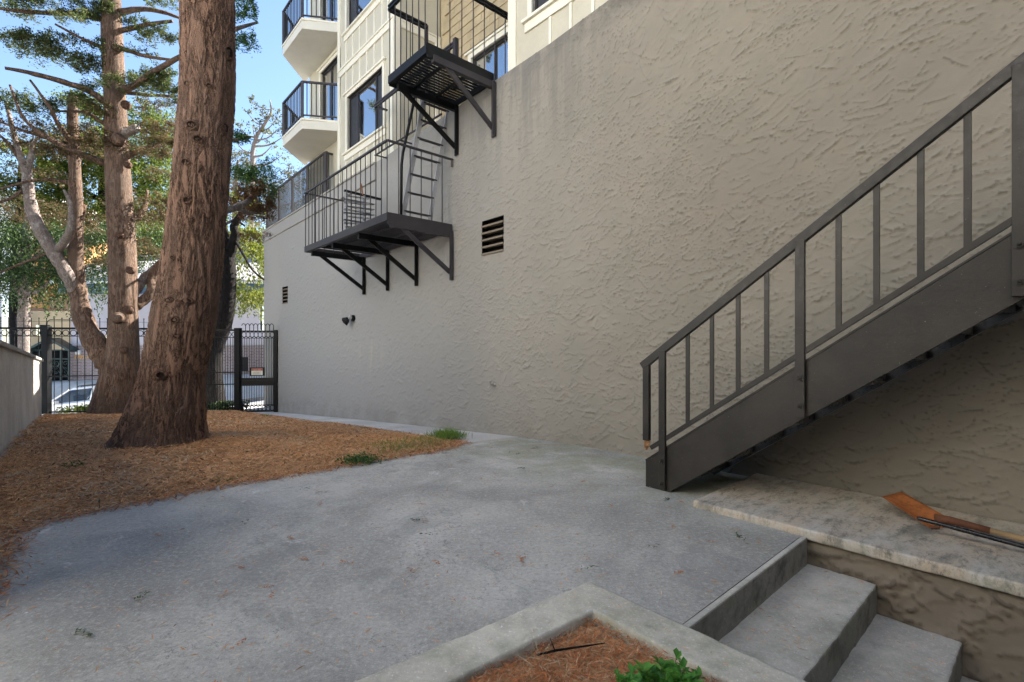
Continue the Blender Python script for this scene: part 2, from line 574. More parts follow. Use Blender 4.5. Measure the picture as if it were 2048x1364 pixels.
def car_glass():
    n = NT('car_glass')
    n.color((.015, .018, .02))
    n.rough(.03)
    n.p.inputs['IOR'].default_value = 1.9
    tr = n.node('ShaderNodeBsdfTransparent')
    tr.inputs['Color'].default_value = (.55, .60, .62, 1)
    mx = n.node('ShaderNodeMixShader')
    mx.inputs[0].default_value = .45
    n.link(n.p.outputs[0], mx.inputs[1])
    n.link(tr.outputs[0], mx.inputs[2])
    n.link(mx.outputs[0], n.out.inputs['Surface'])
    return n.m


M_CARGLASS = car_glass()


# ------------------------------------------------------------------ object helpers
def tag(o, label=None, cat=None, group=None, kind=None):
    if label:
        o['label'] = label
    if cat:
        o['category'] = cat
    if group:
        o['group'] = group
    if kind:
        o['kind'] = kind
    return o


def empty(name, loc, label, cat, group=None):
    o = bpy.data.objects.new(name, None)
    o.empty_display_size = .1
    COL.objects.link(o)
    o.location = loc
    return tag(o, label, cat, group)


def wloc(o):
    v = Vector((0, 0, 0))
    while o is not None:
        v += o.location
        o = o.parent
    return v


def link(name, mesh, parent=None, loc=(0, 0, 0), rot=None):
    o = bpy.data.objects.new(name, mesh)
    COL.objects.link(o)
    if parent is not None:
        o.parent = parent
    o.location = loc
    if rot:
        o.rotation_euler = rot
    return o


class MB:
    """collects boxes, bars and tubes in world coordinates and links them as ONE mesh object"""

    def __init__(self):
        self.v, self.f, self.mi = [], [], []

    def add(self, vs, fs, m=0):
        k = len(self.v)
        self.v += [tuple(p) for p in vs]
        self.f += [tuple(i + k for i in f) for f in fs]
        self.mi += [m] * len(fs)
        return self

    def hexa(self, p, m=0):
        return self.add(p, [(0, 3, 2, 1), (4, 5, 6, 7), (0, 1, 5, 4), (1, 2, 6, 5), (2, 3, 7, 6), (3, 0, 4, 7)], m)

    def wbox(self, s0, s1, t0, t1, z0, z1, m=0):
        return self.hexa([W(s0, t0, z0), W(s1, t0, z0), W(s1, t1, z0), W(s0, t1, z0),
                          W(s0, t0, z1), W(s1, t0, z1), W(s1, t1, z1), W(s0, t1, z1)], m)

    def box(self, x0, x1, y0, y1, z0, z1, m=0):
        return self.hexa([(x0, y0, z0), (x1, y0, z0), (x1, y1, z0), (x0, y1, z0),
                          (x0, y0, z1), (x1, y0, z1), (x1, y1, z1), (x0, y1, z1)], m)

    def bar(self, p, q, w, h, up=(0, 0, 1), m=0):
        """rectangular bar from p to q, w across, h along `up`"""
        p, q, up = Vector(p), Vector(q), Vector(up)
        d = (q - p).normalized()
        a = d.cross(up)
        if a.length < 1e-5:
            a = d.cross(Vector((1, 0, 0)))
        a.normalize()
        b = a.cross(d).normalized()
        a, b = a * w / 2, b * h / 2
        return self.hexa([p - a - b, p + a - b, p + a + b, p - a + b, q - a - b, q + a - b, q + a + b, q - a + b], m)

    def prism(self, poly, z0, z1, m=0):
        k = len(poly)
        vs = [(x, y, z0) for x, y in poly] + [(x, y, z1) for x, y in poly]
        fs = [tuple(range(k))[::-1], tuple(range(k, 2 * k))]
        fs += [(i, (i + 1) % k, k + (i + 1) % k, k + i) for i in range(k)]
        return self.add(vs, fs, m)

    def tube(self, pts, r, seg=8, cap=True, m=0):
        pts = [Vector(p) for p in pts]
        n = len(pts)
        rs = r if isinstance(r, (list, tuple)) else [r] * n
        vs, fs = [], []
        ref = None
        for i, p in enumerate(pts):
            d = (pts[min(i + 1, n - 1)] - pts[max(i - 1, 0)]).normalized()
            if ref is None:
                ref = d.orthogonal().normalized()
            ref = (ref - d * ref.dot(d)).normalized()
            b = d.cross(ref)
            for k in range(seg):
                a = 2 * math.pi * k / seg
                vs.append(p + (ref * math.cos(a) + b * math.sin(a)) * rs[i])
        for i in range(n - 1):
            for k in range(seg):
                k2 = (k + 1) % seg
                fs.append((i * seg + k, i * seg + k2, (i + 1) * seg + k2, (i + 1) * seg + k))
        if cap:
            fs.append(tuple(range(seg))[::-1])
            fs.append(tuple((n - 1) * seg + k for k in range(seg)))
        return self.add(vs, fs, m)

    def ball(self, c, r, nu=8, nv=6, sc=(1, 1, 1), m=0):
        c = Vector(c)
        vs = [c + Vector((0, 0, -r * sc[2]))]
        for j in range(1, nv):
            th = math.pi * j / nv - math.pi / 2
            for k in range(nu):
                a = 2 * math.pi * k / nu
                vs.append(c + Vector((math.cos(a) * math.cos(th) * r * sc[0], math.sin(a) * math.cos(th) * r * sc[1], math.sin(th) * r * sc[2])))
        vs.append(c + Vector((0, 0, r * sc[2])))
        fs = [(0, 1 + (k + 1) % nu, 1 + k) for k in range(nu)]
        for j in range(nv - 2):
            for k in range(nu):
                a, b = 1 + j * nu + k, 1 + j * nu + (k + 1) % nu
                fs.append((a, b, b + nu, a + nu))
        L = len(vs) - 1
        fs += [(L, L - nu + k, L - nu + (k + 1) % nu) for k in range(nu)]
        return self.add(vs, fs, m)

    def mesh(self, name, mats, base=(0, 0, 0), smooth=False, fix=True):
        me = bpy.data.meshes.new(name)
        bx, by, bz = base
        me.from_pydata([(x - bx, y - by, z - bz) for x, y, z in self.v], [], self.f)
        for m in (mats if isinstance(mats, (list, tuple)) else [mats]):
            me.materials.append(m)
        if isinstance(mats, (list, tuple)):
            me.polygons.foreach_set('material_index', self.mi)
        if fix:
            bm = bmesh.new()
            bm.from_mesh(me)
            bmesh.ops.recalc_face_normals(bm, faces=bm.faces)
            bm.to_mesh(me)
            bm.free()
        if smooth:
            me.polygons.foreach_set('use_smooth', [True] * len(me.polygons))
        return me

    def build(self, name, mats, parent=None, smooth=False, bevel=0.0, fix=True, seg=2):
        base = wloc(parent) if parent is not None else Vector((0, 0, 0))
        o = link(name, self.mesh(name, mats, base, smooth, fix), parent)
        if bevel:
            b = o.modifiers.new('bevel', 'BEVEL')
            b.width = bevel
            b.segments = seg
            b.limit_method = 'ANGLE'
        return o


def worn(o, cell=.05, amp=.005, bev=.012, freq=9.0):
    """rounds the edges of a cast block, divides it and knocks it slightly out of true"""
    o.modifiers.clear()
    bm = bmesh.new()
    bm.from_mesh(o.data)
    bmesh.ops.bevel(bm, geom=list(bm.edges), offset=bev, segments=2, affect='EDGES', profile=.6)
    for _ in range(9):
        long_ = [e for e in bm.edges if e.calc_length() > cell]
        if not long_ or len(bm.verts) > 45000:
            break
        bmesh.ops.subdivide_edges(bm, edges=long_, cuts=1, use_grid_fill=True)
        bmesh.ops.triangulate(bm, faces=[f for f in bm.faces if len(f.verts) > 4])
    w = wloc(o)
    for v in bm.verts:
        p = v.co + w
        a = mnoise.noise_vector(p * freq) * amp + mnoise.noise_vector(p * freq * 4) * amp * .45
        chip = max(0, mnoise.noise(p * freq * 1.9) - .32)
        v.co += a - v.normal * chip * amp * 3.0
    bm.to_mesh(o.data)
    bm.free()
    o.data.polygons.foreach_set('use_smooth', [True] * len(o.data.polygons))
    return o


def np_mesh(name, V, quads, mat, smooth=False, uv=None):
    """mesh from numpy arrays of vertices (n,3) and quads or tris (m,k)"""
    me = bpy.data.meshes.new(name)
    V = np.asarray(V, np.float32)
    quads = np.asarray(quads, np.int32)
    m, k = quads.shape
    me.vertices.add(len(V))
    me.vertices.foreach_set('co', V.ravel())
    me.loops.add(m * k)
    me.loops.foreach_set('vertex_index', quads.ravel())
    me.polygons.add(m)
    me.polygons.foreach_set('loop_start', np.arange(0, m * k, k, dtype=np.int32))
    me.polygons.foreach_set('loop_total', np.full(m, k, np.int32))
    if smooth:
        me.polygons.foreach_set('use_smooth', np.ones(m, bool))
    me.update(calc_edges=True)
    if uv is not None:
        l = me.uv_layers.new(name='UVMap')
        l.data.foreach_set('uv', np.asarray(uv, np.float32)[quads.ravel()].ravel())
    me.validate()
    me.materials.append(mat)
    return me


def grid(fn, A, B, keep=None):
    """vertices fn(a,b) over the lines A x B; quads for the cells that keep(a_mid,b_mid)"""
    aa, bb = np.meshgrid(A, B, indexing='ij')
    V = fn(aa.ravel(), bb.ravel())
    na, nb = len(A), len(B)
    idx = np.arange(na * nb).reshape(na, nb)
    q = np.stack([idx[:-1, :-1], idx[1:, :-1], idx[1:, 1:], idx[:-1, 1:]], -1).reshape(-1, 4)
    if keep is not None:
        am = (A[:-1, None] + A[1:, None]) / 2 + np.zeros((1, nb - 1))
        bm_ = (B[None, :-1] + B[None, 1:]) / 2 + np.zeros((na - 1, 1))
        q = q[keep(am.ravel(), bm_.ravel())]
    return V, q, np.stack([aa.ravel(), bb.ravel()], -1)


def lines(*stops):
    """sorted coordinates: (start, end, step) ranges plus single values"""
    o = []
    for s in stops:
        if isinstance(s, tuple):
            o.append(np.arange(s[0], s[1] + 1e-6, s[2]))
        else:
            o.append(np.array([s]))
    a = np.unique(np.round(np.concatenate(o), 5))
    ok = np.concatenate([[True], np.diff(a) > 1e-4])
    return a[ok]


def wv(s, t, z):
    return np.stack([s * U[0] + t * N[0], s * U[1] + t * N[1], z + 0 * s], -1)


# ------------------------------------------------------------------ leaves
def leaf_arrays(C, D, L, Wd, up=None, fold=.25):
    """folded diamond leaves: centre C, direction D, length L, width Wd"""
    n = len(C)
    D = D / np.linalg.norm(D, axis=1, keepdims=True)
    if up is None:
        up = RNG.normal(size=(n, 3))
    S = np.cross(D, up)
    S /= np.linalg.norm(S, axis=1, keepdims=True) + 1e-9
    Nn = np.cross(S, D)
    L = np.broadcast_to(np.asarray(L, float), (n,))[:, None]
    Wd = np.broadcast_to(np.asarray(Wd, float), (n,))[:, None]
    a = C - D * L * .5
    b = C + S * Wd * .5 + Nn * Wd * fold
    c = C + D * L * .5
    d = C - S * Wd * .5 + Nn * Wd * fold
    V = np.stack([a, b, c, d], 1).reshape(-1, 3)
    k = np.arange(n)[:, None] * 4
    T = np.concatenate([k + np.array([[0, 1, 2]]), k + np.array([[0, 2, 3]])], 1).reshape(-1, 3)
    return V, T


class Leaves:
    def __init__(self):
        self.C, self.D, self.L, self.W, self.U = [], [], [], [], []

    def put(self, C, D, L, Wd, up=None):
        n = len(C)
        if n == 0:
            return
        self.C.append(C)
        self.D.append(D)
        self.L.append(np.broadcast_to(np.asarray(L, float), (n,)).copy())
        self.W.append(np.broadcast_to(np.asarray(Wd, float), (n,)).copy())
        self.U.append(RNG.normal(size=(n, 3)) if up is None else up)

    def spray(self, c, ax, length, width, thick, n, leaf, bias=None):
        """a flat branch of scale foliage: twigs fan from an axis, little tufts along each twig"""
        c, ax = np.array(c, float), np.array(ax, float)
        ax /= np.linalg.norm(ax)
        side = np.cross(ax, [0, 0, 1.0])
        side /= np.linalg.norm(side) + 1e-9
        nt = max(8, n // 26)
        u = RNG.random(nt)
        sg = RNG.choice([-1, 1], nt)
        tw = (1 - .55 * u) * RNG.uniform(.35, 1, nt)
        k = n // nt + 1
        r = RNG.random((nt, k)) ** .75
        base = c + (u[:, None] - .5) * length * ax
        ang = RNG.uniform(.5, 1.15, nt)
        dirs = ax * np.cos(ang)[:, None] + side * (np.sin(ang) * sg)[:, None]
        dirs[:, 2] += RNG.normal(0, .16, nt)
        zoff = RNG.normal(0, thick * .5, nt)
        Pp = base[:, None] + dirs[:, None] * (tw[:, None] * width)[..., None] * r[..., None]
        Pp[..., 2] += zoff[:, None] - (r ** 2) * thick * .45
        Pp += RNG.normal(0, leaf * .55, Pp.shape)
        Dd = dirs[:, None] + RNG.normal(0, .5, Pp.shape)
        m = nt * k
        upv = RNG.normal(0, .55, (m, 3)) + [0, 0, 1]
        self.put(Pp.reshape(m, 3), Dd.reshape(m, 3), leaf * RNG.uniform(.6, 1.4, m), leaf * .36 * RNG.uniform(.6, 1.4, m), upv)

    def clumps(self, c, rad, nclump, per, leaf, tight=.16, shell=.55):
        c, rad = np.array(c, float), np.array(rad, float)
        d = RNG.normal(size=(nclump, 3))
        d /= np.linalg.norm(d, axis=1, keepdims=True)
        cc = c + d * rad * (RNG.random(nclump) ** shell)[:, None]
        sz = RNG.uniform(.5, 1.5, nclump)
        Pp = cc[:, None] + RNG.normal(size=(nclump, per, 3)) * (rad.mean() * tight * sz)[:, None, None] * np.array([1, 1, .7])
        m = nclump * per
        self.put(Pp.reshape(m, 3), RNG.normal(size=(m, 3)), leaf * RNG.uniform(.6, 1.3, m), leaf * .5 * RNG.uniform(.7, 1.3, m))

    def strands(self, tops, lens, leaf, step, jit=.04):
        for p, l in zip(tops, lens):
            k = max(3, int(l / step))
            f = np.linspace(0, 1, k)
            Pp = np.repeat(np.array([p], float), k, 0)
            sway = RNG.normal(0, .16, 2)
            Pp[:, 2] -= f * l
            Pp[:, 0] += sway[0] * f * f * l
            Pp[:, 1] += sway[1] * f * f * l
            Pp += RNG.normal(0, jit, Pp.shape) * (1.2 - .8 * f)[:, None]
            D = RNG.normal(0, .6, (k, 3)) + [0, 0, -1]
            self.put(Pp, D, leaf * RNG.uniform(.6, 1.4, k), leaf * .45 * RNG.uniform(.7, 1.3, k))

    def count(self):
        return sum(len(c) for c in self.C)

    def build(self, name, mat, parent=None, kind=None):
        V, T = leaf_arrays(np.concatenate(self.C), np.concatenate(self.D), np.concatenate(self.L), np.concatenate(self.W), np.concatenate(self.U))
        base = np.array(wloc(parent)) if parent is not None else np.zeros(3)
        o = link(name, np_mesh(name, V - base, T, mat), parent)
        if kind:
            o['kind'] = kind
        return o


def spline(ctrl, per=6):
    """Catmull-Rom through (x,y,z,r) rows"""
    c = np.array(ctrl, float)
    e = np.vstack([2 * c[0] - c[1], c, 2 * c[-1] - c[-2]])
    o = []
    for i in range(len(c) - 1):
        p0, p1, p2, p3 = e[i:i + 4]
        for k in range(per):
            x = k / per
            o.append(.5 * (2 * p1 + (p2 - p0) * x + (2 * p0 - 5 * p1 + 4 * p2 - p3) * x * x + (3 * p1 - p0 - 3 * p2 + p3) * x ** 3))
    o.append(c[-1])
    o = np.array(o)
    o[:, 3] = np.maximum(o[:, 3], .004)
    return o


def limb_into(mb, rows, seg=8, per=4, wob=.0):
    """rows of (px, py, distance, half width in the photo's pixels)"""
    ctrl = [(*P(px, py, Y), r * Y / F) for px, py, Y, r in rows]
    sp = spline(ctrl, per)
    if wob:
        sp[:, :3] += RNG.normal(0, wob, sp[:, :3].shape) * sp[:, 3:4]
        sp[:, 3] *= RNG.uniform(.92, 1.08, len(sp))
    mb.tube([tuple(r[:3]) for r in sp], [float(r[3]) for r in sp], seg)
    return sp


def limb_part(root, rows_, mat, seg=8, per=5, wob=.04, name='limb'):
    m_ = MB()
    limb_into(m_, rows_, seg, per, wob)
    return m_.build(name, mat, root, smooth=True)




def onT(px, py, t):
    a = (px - CX) / F
    Y = t / (N[0] * a + N[1])
    return Vector(P(px, py, Y))


def onS(px, py, s):
    a = (px - CX) / F
    Y = s / (U[0] * a + U[1])
    return Vector(P(px, py, Y))


def st_of(p):
    return float(p[0] * U[0] + p[1] * U[1]), float(p[0] * N[0] + p[1] * N[1])


# =========================================================== GROUND, YARD, STREET
def yfence(X):
    return 15.8 + (X + 7.57) * .2087


def sstep(x, a, b):
    x = np.clip((x - a) / (b - a), 0, 1)
    return x * x * (3 - 2 * x)


gm = MB()
gm.add([(-400, -200, -4.2), (400, -200, -4.2), (400, 600, -4.2), (-400, 600, -4.2)], [(0, 1, 2, 3)])
tag(gm.build('ground', M_EARTH, fix=False), kind='structure')


def yard_fn(s, t):
    v = wv(s, t, 0)
    v[:, 2] = zgv(v[:, 1])
    return v


def yard_keep(s, t):
    x = s * U[0] + t * N[0]
    y = s * U[1] + t * N[1]
    return (y < yfence(x) + .05) & ((s > 1.69) | ((s > 1.16) & (t > 2.07) & (t < 3.66)))


V, q, uv = grid(yard_fn, lines((1.69, 6, .1), (6, 22, .25), 1.165, (1.2, 1.65, .15)), lines((-2.5, 2.0, .25), (2.07, 3.66, .159), (3.7, 4.9, .1)), yard_keep)
tag(link('yard_paving', np_mesh('yard_paving', V, q[:, ::-1], M_YARD, True)), kind='structure')

V, q, uv = grid(lambda s, t: yard_fn(s, t) + [0, 0, .005], lines((5.32, 18.4, .2)), lines((3.88, 4.90, .17)))
tag(link('walkway', np_mesh('walkway', V, q[:, ::-1], M_WALK, True)), kind='structure')


def street_z(X, Y):
    zb = np.clip(-1.75 + .11 * (X + 16), -2.9, -.72)
    zf = np.clip(-.52 + .04 * (X + 17), -1.0, 0.3)
    yf = yfence(X)
    z0 = zgv(yf) - .01
    a = sstep(Y, yf + .5, 17.5)
    b = sstep(Y, 23.2, 25.8)
    z = z0 * (1 - a) + zb * a
    return z * (1 - b) + zf * b


def street_fn(X, r):
    yf = yfence(X)
    Y = np.where(r < 1, yf + (17.3 - yf) * r, 17.3 + (r - 1) * 10)
    return np.stack([X, Y, street_z(X, Y)], -1)


XS = lines((-60, 30, 1.0))
V, q, uv = grid(street_fn, XS, lines((0, 1.0, .2)))
tag(link('pavement', np_mesh('pavement', V, q, M_WALKWAY, True)), kind='structure')
V, q, uv = grid(lambda X, r: street_fn(X, r) - [0, 0, .10], XS, lines((1.0, 1.6, .1)))
tag(link('street', np_mesh('street', V, q, M_STREET, True)), kind='structure')
V, q, uv = grid(street_fn, XS, lines((1.6, 2.6, .05), (3, 5, 1.0)))
tag(link('far_pavement', np_mesh('far_pavement', V, q, M_WALKWAY, True)), kind='structure')
kb = MB()
for x in np.arange(-60, 30, 2.0):
    for r0 in (1.0, 1.6):
        p = street_fn(np.array([x, x + 2.0]), np.array([r0, r0]))
        a, b = p
        kb.hexa([(a[0], a[1] - .14, a[2] - .25), (b[0], b[1] - .14, b[2] - .25), (b[0], b[1], b[2] - .25), (a[0], a[1], a[2] - .25),
                 (a[0], a[1] - .14, a[2] + .012), (b[0], b[1] - .14, b[2] + .012), (b[0], b[1], b[2] + .012), (a[0], a[1], a[2] + .012)])
tag(kb.build('street_kerb', M_CAPSTONE), kind='structure')

# foreground kerb round the planting bed: an L of cast concrete
kl = [W(2.02, -2.4, 0), W(1.69, 2.07, 0), W(-3.0, 2.07, 0), W(-3.0, 1.85, 0), W(1.49, 1.85, 0), W(1.75, -2.4, 0)]
kerb = MB().prism([p[:2] for p in kl], -.5, .018).build('planter_kerb', M_KERB)
worn(kerb, .035, .0045, .014)
tag(kerb, kind='structure')

# concrete steps going down beside the kerb
steps = empty('concrete_steps', W(1.1, 2.8, 0), 'worn grey concrete steps descending between the kerb and the rough stucco side wall', 'steps')
for k in range(6):
    s1 = 1.165 - .385 * k
    s0 = s1 + (.385 if k else .0) + .06
    if k == 0:
        MB().wbox(s1 - .035, s1 + .001, 2.072, 3.66, -.45, .0005).build('step', M_STEP, steps, bevel=.010)
    else:
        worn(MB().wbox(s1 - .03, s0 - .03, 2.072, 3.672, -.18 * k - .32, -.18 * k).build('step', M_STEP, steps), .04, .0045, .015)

# low slab under the steel stair with its stucco retaining face
ledge = empty('stair_slab', W(1.0, 4.2, 0), 'mottled tan and white concrete slab over a rough brown stucco side wall', 'slab')
sl_ = MB()
sl_.wbox(-3.2, 1.94, 3.645, 4.875, -.02, .052)
so = worn(sl_.build('slab_top', M_SLAB, ledge), .045, .0045, .014)
MB().wbox(-3.2, 1.935, 3.70, 4.87, -1.6, -.022).build('retaining_core', M_CAST, ledge)

# planting bed soil under the camera
def soil_fn(s, t):
    v = wv(s, t, 0)
    h = np.array([mnoise.noise((x * 3, y * 3, 0)) * .018 + mnoise.noise((x * 11, y * 11, 3)) * .008 for x, y in v[:, :2]])
    v[:, 2] = -.028 + h
    return v


V, q, uv = grid(soil_fn, lines((-3, 0, .2), (0, 1.76, .03)), lines((-2.4, -1, .2), (-1, 1.848, .03)))
tag(link('planter_soil', np_mesh('planter_soil', V, q[:, ::-1], M_SOIL, True)), kind='structure')

# needle bed: a raised mat of needles whose edge dips under the paving
EDGE_PX = [(1000, 800), (545, 834), (630, 846), (700, 853), (745, 860), (820, 871), (870, 877), (905, 881), (924, 887), (905, 896), (860, 905), (760, 921), (690, 933), (620, 947),
           (560, 955), (430, 977), (300, 1003), (200, 1022), (100, 1042), (45, 1058), (15, 1085), (-8, 1140), (-60, 1230), (-160, 1330)]
EP = np.array([G(*p)[:2] for p in EDGE_PX[1:]])
EP[0] = W(17.3, 3.95, 0)[:2]
POLY = np.vstack([EP, [W(2.2, -.62, 0)[:2], W(17.6, -.62, 0)[:2], W(17.9, 3.9, 0)[:2]]])


def inside(x, y, poly):
    c = np.zeros(len(x), bool)
    j = len(poly) - 1
    for i in range(len(poly)):
        xi, yi = poly[i]
        xj, yj = poly[j]
        c ^= ((yi > y) != (yj > y)) & (x < (xj - xi) * (y - yi) / (yj - yi + 1e-12) + xi)
        j = i
    return c


def edge_dist(x, y, pts):
    d = np.full(len(x), 1e9)
    for a, b in zip(pts[:-1], pts[1:]):
        ab = b - a
        u = np.clip(((x - a[0]) * ab[0] + (y - a[1]) * ab[1]) / (ab @ ab), 0, 1)
        d = np.minimum(d, np.hypot(x - a[0] - u * ab[0], y - a[1] - u * ab[1]))
    return d


def bed_h(x, y):
    d = edge_dist(x, y, EP) * np.where(inside(x, y, POLY), 1, -1)
    # a slightly wandering edge
    d = d + np.array([mnoise.noise((a * 4, b * 4, 1.3)) * .035 for a, b in zip(x, y)])
    return .085 * sstep(d, -.02, .30) - .025, d


def bed_fn(s, t):
    v = wv(s, t, 0)
    h, d = bed_h(v[:, 0], v[:, 1])
    b = np.array([mnoise.noise((x * 1.7, y * 1.7, 7)) * .03 + mnoise.noise((x * 7, y * 7, 2)) * .012 for x, y in v[:, :2]])
    # the mat heaps up around the big trunk
    r = np.hypot(v[:, 0] + 4.35, v[:, 1] - 6.05)
    v[:, 2] = zgv(v[:, 1]) + h + b * (d > .1) + .07 * np.exp(-(r / 1.1) ** 2)
    return v


V, q, uv = grid(bed_fn, lines((1.8, 9, .07), (9, 18, .14)), lines((-.62, 4.3, .07)),
                lambda s, t: (lambda x, y: (edge_dist(x, y, EP) * np.where(inside(x, y, POLY), 1, -1)) > -.18)(s * U[0] + t * N[0], s * U[1] + t * N[1]))
tag(link('needle_bed', np_mesh('needle_bed', V, q[:, ::-1], M_SOIL, True)), kind='structure')


# =========================================================== THE APARTMENT BUILDING
bld = empty('apartment_building', W(9, 4.9, -1.0), 'beige apartment building with rough stucco base wall and cream board siding above', 'building')

# --- stucco wall, with the two louvre openings left out
GR = .008


def snap(v, o):
    return o + round((v - o) / GR) * GR


WS0, WZ0 = -1.0, -1.2
V1 = (snap(5.67, WS0), snap(6.21, WS0), snap(2.695, WZ0), snap(3.25, WZ0))
V2 = (snap(15.84, WS0), snap(16.37, WS0), snap(2.51, WZ0), snap(3.05, WZ0))
NTEX = None


def tile_noise(n=1024, beta=1.7, lo=4):
    """tileable fractal noise from filtered white noise, zero mean and unit spread"""
    f = np.fft.fftfreq(n) * n
    r = np.hypot(f[:, None], f[None, :])
    a = np.where(r >= lo, 1 / np.maximum(r, 1) ** beta, 0)
    w = np.fft.ifft2(np.fft.fft2(RNG.normal(size=(n, n))) * a).real
    return ((w - w.mean()) / w.std()).astype(np.float32)


NTEX = tile_noise()
NTEX2 = tile_noise(1024, 1.35, 10)


def trowel_field(ns, nz, gr, dabs, crumbs, rag=.42, k=1.0):
    """relief of skip-trowelled plaster: thousands of thin ragged dabs laid over each other, in metres"""
    H = np.zeros((ns, nz), np.float32)
    zone = NTEX[np.arange(ns)[:, None] * 2 // 3 % 1024, np.arange(nz)[None, :] * 2 // 3 % 1024]

    def dab(cs, cz, a, b, ang, th):
        R_ = int(max(a, b) * 1.25 / gr) + 2
        i0, i1, j0, j1 = max(0, cs - R_), min(ns, cs + R_), max(0, cz - R_), min(nz, cz + R_)
        if i1 <= i0 or j1 <= j0:
            return
        x = (np.arange(i0, i1) - cs)[:, None] * gr
        y = (np.arange(j0, j1) - cz)[None, :] * gr
        u_ = (x * math.cos(ang) + y * math.sin(ang)) / a
        v_ = (-x * math.sin(ang) + y * math.cos(ang)) / b
        ox, oy = random.randrange(1024), random.randrange(1024)
        ii = (np.arange(i0, i1) + ox) % 1024
        jj = (np.arange(j0, j1) + oy) % 1024
        f = 1 - (u_ * u_ + v_ * v_) + NTEX2[ii[:, None], jj[None, :]] * rag
        m = np.clip(f / .11, 0, 1)
        # one side of a dab is feathered by the trowel, the other stands proud
        H[i0:i1, j0:j1] += m * th * np.clip(.62 - .55 * v_, .12, 1.2)

    for _ in range(dabs):
        dab(random.randrange(ns), random.randrange(nz), random.uniform(.06, .26) * k, random.uniform(.022, .075) * k, math.radians(random.gauss(-16, 24)), random.uniform(.0050, .0140) * k)
    c = 0
    while c < crumbs:
        a, b = random.randrange(ns), random.randrange(nz)
        if zone[a, b] < .25 + random.gauss(0, .35):
            continue
        c += 1
        dab(a, b, random.uniform(.024, .065) * k, random.uniform(.016, .030) * k, math.radians(random.gauss(-14, 30)), random.uniform(.0036, .0100) * k)
    B = H.copy()
    B[1:-1, 1:-1] = (H[1:-1, 1:-1] * 4 + H[:-2, 1:-1] + H[2:, 1:-1] + H[1:-1, :-2] + H[1:-1, 2:]) / 8
    return B


NS, NZ = int(round(19.4 / GR)) + 1, int(round(6.5 / GR)) + 1
HF = trowel_field(NS, NZ, GR, 19000, 62000, .52, .47)
SS = WS0 + np.arange(NS) * GR
ZZ = WZ0 + np.arange(NZ) * GR


def wall_part(i0, i1, step):
    si, zi = np.arange(i0, i1 + 1, step), np.arange(0, NZ, step)
    S, Z = SS[si], ZZ[zi]
    s_, z_ = [a.ravel() for a in np.meshgrid(S, Z, indexing='ij')]
    zt = np.interp(s_, [3.7, 4.7, 5.85, 6.9, 9.4, 18.5], [5.51, 5.43, 5.39, 5.34, 5.23, 5.12])
    zz = np.where(z_ < 4.4, z_, 4.4 + (z_ - 4.4) / .9 * (zt - 4.4))
    wob = np.interp(s_, SS[::40], NTEX[:len(SS[::40]), 5] * .004) + np.interp(z_, ZZ[::40], NTEX[7, :len(ZZ[::40])] * .004)
    amp = np.interp(s_, [5, 12], [1.0, .85])
    V = wv(s_, TW + .008 + wob - HF[np.ix_(si, zi)].ravel() * amp, zz)
    n1, n2 = len(si), len(zi)
    idx = np.arange(n1 * n2).reshape(n1, n2)
    q = np.stack([idx[:-1, :-1], idx[1:, :-1], idx[1:, 1:], idx[:-1, 1:]], -1).reshape(-1, 4)
    sm = s_[q].mean(1)
    zm = z_[q].mean(1)
    k = zm < 5.3
    for a, b, c, d in (V1, V2):
        k &= ~((sm > a) & (sm < b) & (zm > c) & (zm < d))
    # nothing is needed below the yard
    k &= zm > np.interp(sm, [5, 8, 12, 17], [-.25, -.5, -.8, -1.2]) - .05
    return V, q[k], np.stack([s_, zz], -1)


iA = int(round((7.4 - WS0) / GR))
iA -= iA % 2
iE = iA + (NS - 1 - iA) // 2 * 2
A_ = wall_part(0, iA, 1)
B_ = wall_part(iA, iE, 2)
V = np.concatenate([A_[0], B_[0]])
q = np.concatenate([A_[1], B_[1] + len(A_[0])])
uv = np.concatenate([A_[2], B_[2]])
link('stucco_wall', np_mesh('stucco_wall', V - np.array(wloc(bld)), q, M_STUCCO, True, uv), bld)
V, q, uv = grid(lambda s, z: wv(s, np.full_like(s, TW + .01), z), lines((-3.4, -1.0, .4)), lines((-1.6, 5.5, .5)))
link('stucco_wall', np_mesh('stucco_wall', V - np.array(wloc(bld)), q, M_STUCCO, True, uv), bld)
RF = trowel_field(430, 170, .010, 700, 2600, .5, 1.1)
rs, rz = -2.36 + np.arange(430) * .010, -1.72 + np.arange(170) * .010
s_, z_ = [a.ravel() for a in np.meshgrid(rs, rz, indexing='ij')]
V = wv(s_, 3.690 - RF.ravel(), z_)
idx = np.arange(430 * 170).reshape(430, 170)
q = np.stack([idx[:-1, :-1], idx[1:, :-1], idx[1:, 1:], idx[:-1, 1:]], -1).reshape(-1, 4)
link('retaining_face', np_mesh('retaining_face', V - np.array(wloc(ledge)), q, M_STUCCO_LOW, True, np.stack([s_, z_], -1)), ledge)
core = MB()
core.wbox(-3.4, 18.38, 5.06, 15.5, -1.6, 5.0)
core.wbox(18.36, 18.40, 4.90, 5.06, -1.6, 5.0)
core.wbox(-3.4, -3.36, 4.90, 5.06, -1.6, 5.0)
core.build('podium', M_CAST, bld)
tp = MB()
ss = [-3.4, 3.7, 4.7, 5.85, 6.9, 9.4, 18.4]
for a, b in zip(ss[:-1], ss[1:]):
    tp.hexa([W(a, 4.895, ztop(a) - .3), W(b, 4.895, ztop(b) - .3), W(b, 5.3, ztop(b) - .3), W(a, 5.3, ztop(a) - .3),
             W(a, 4.895, ztop(a) - .006), W(b, 4.895, ztop(b) - .006), W(b, 5.3, ztop(b) - .006), W(a, 5.3, ztop(a) - .006)])
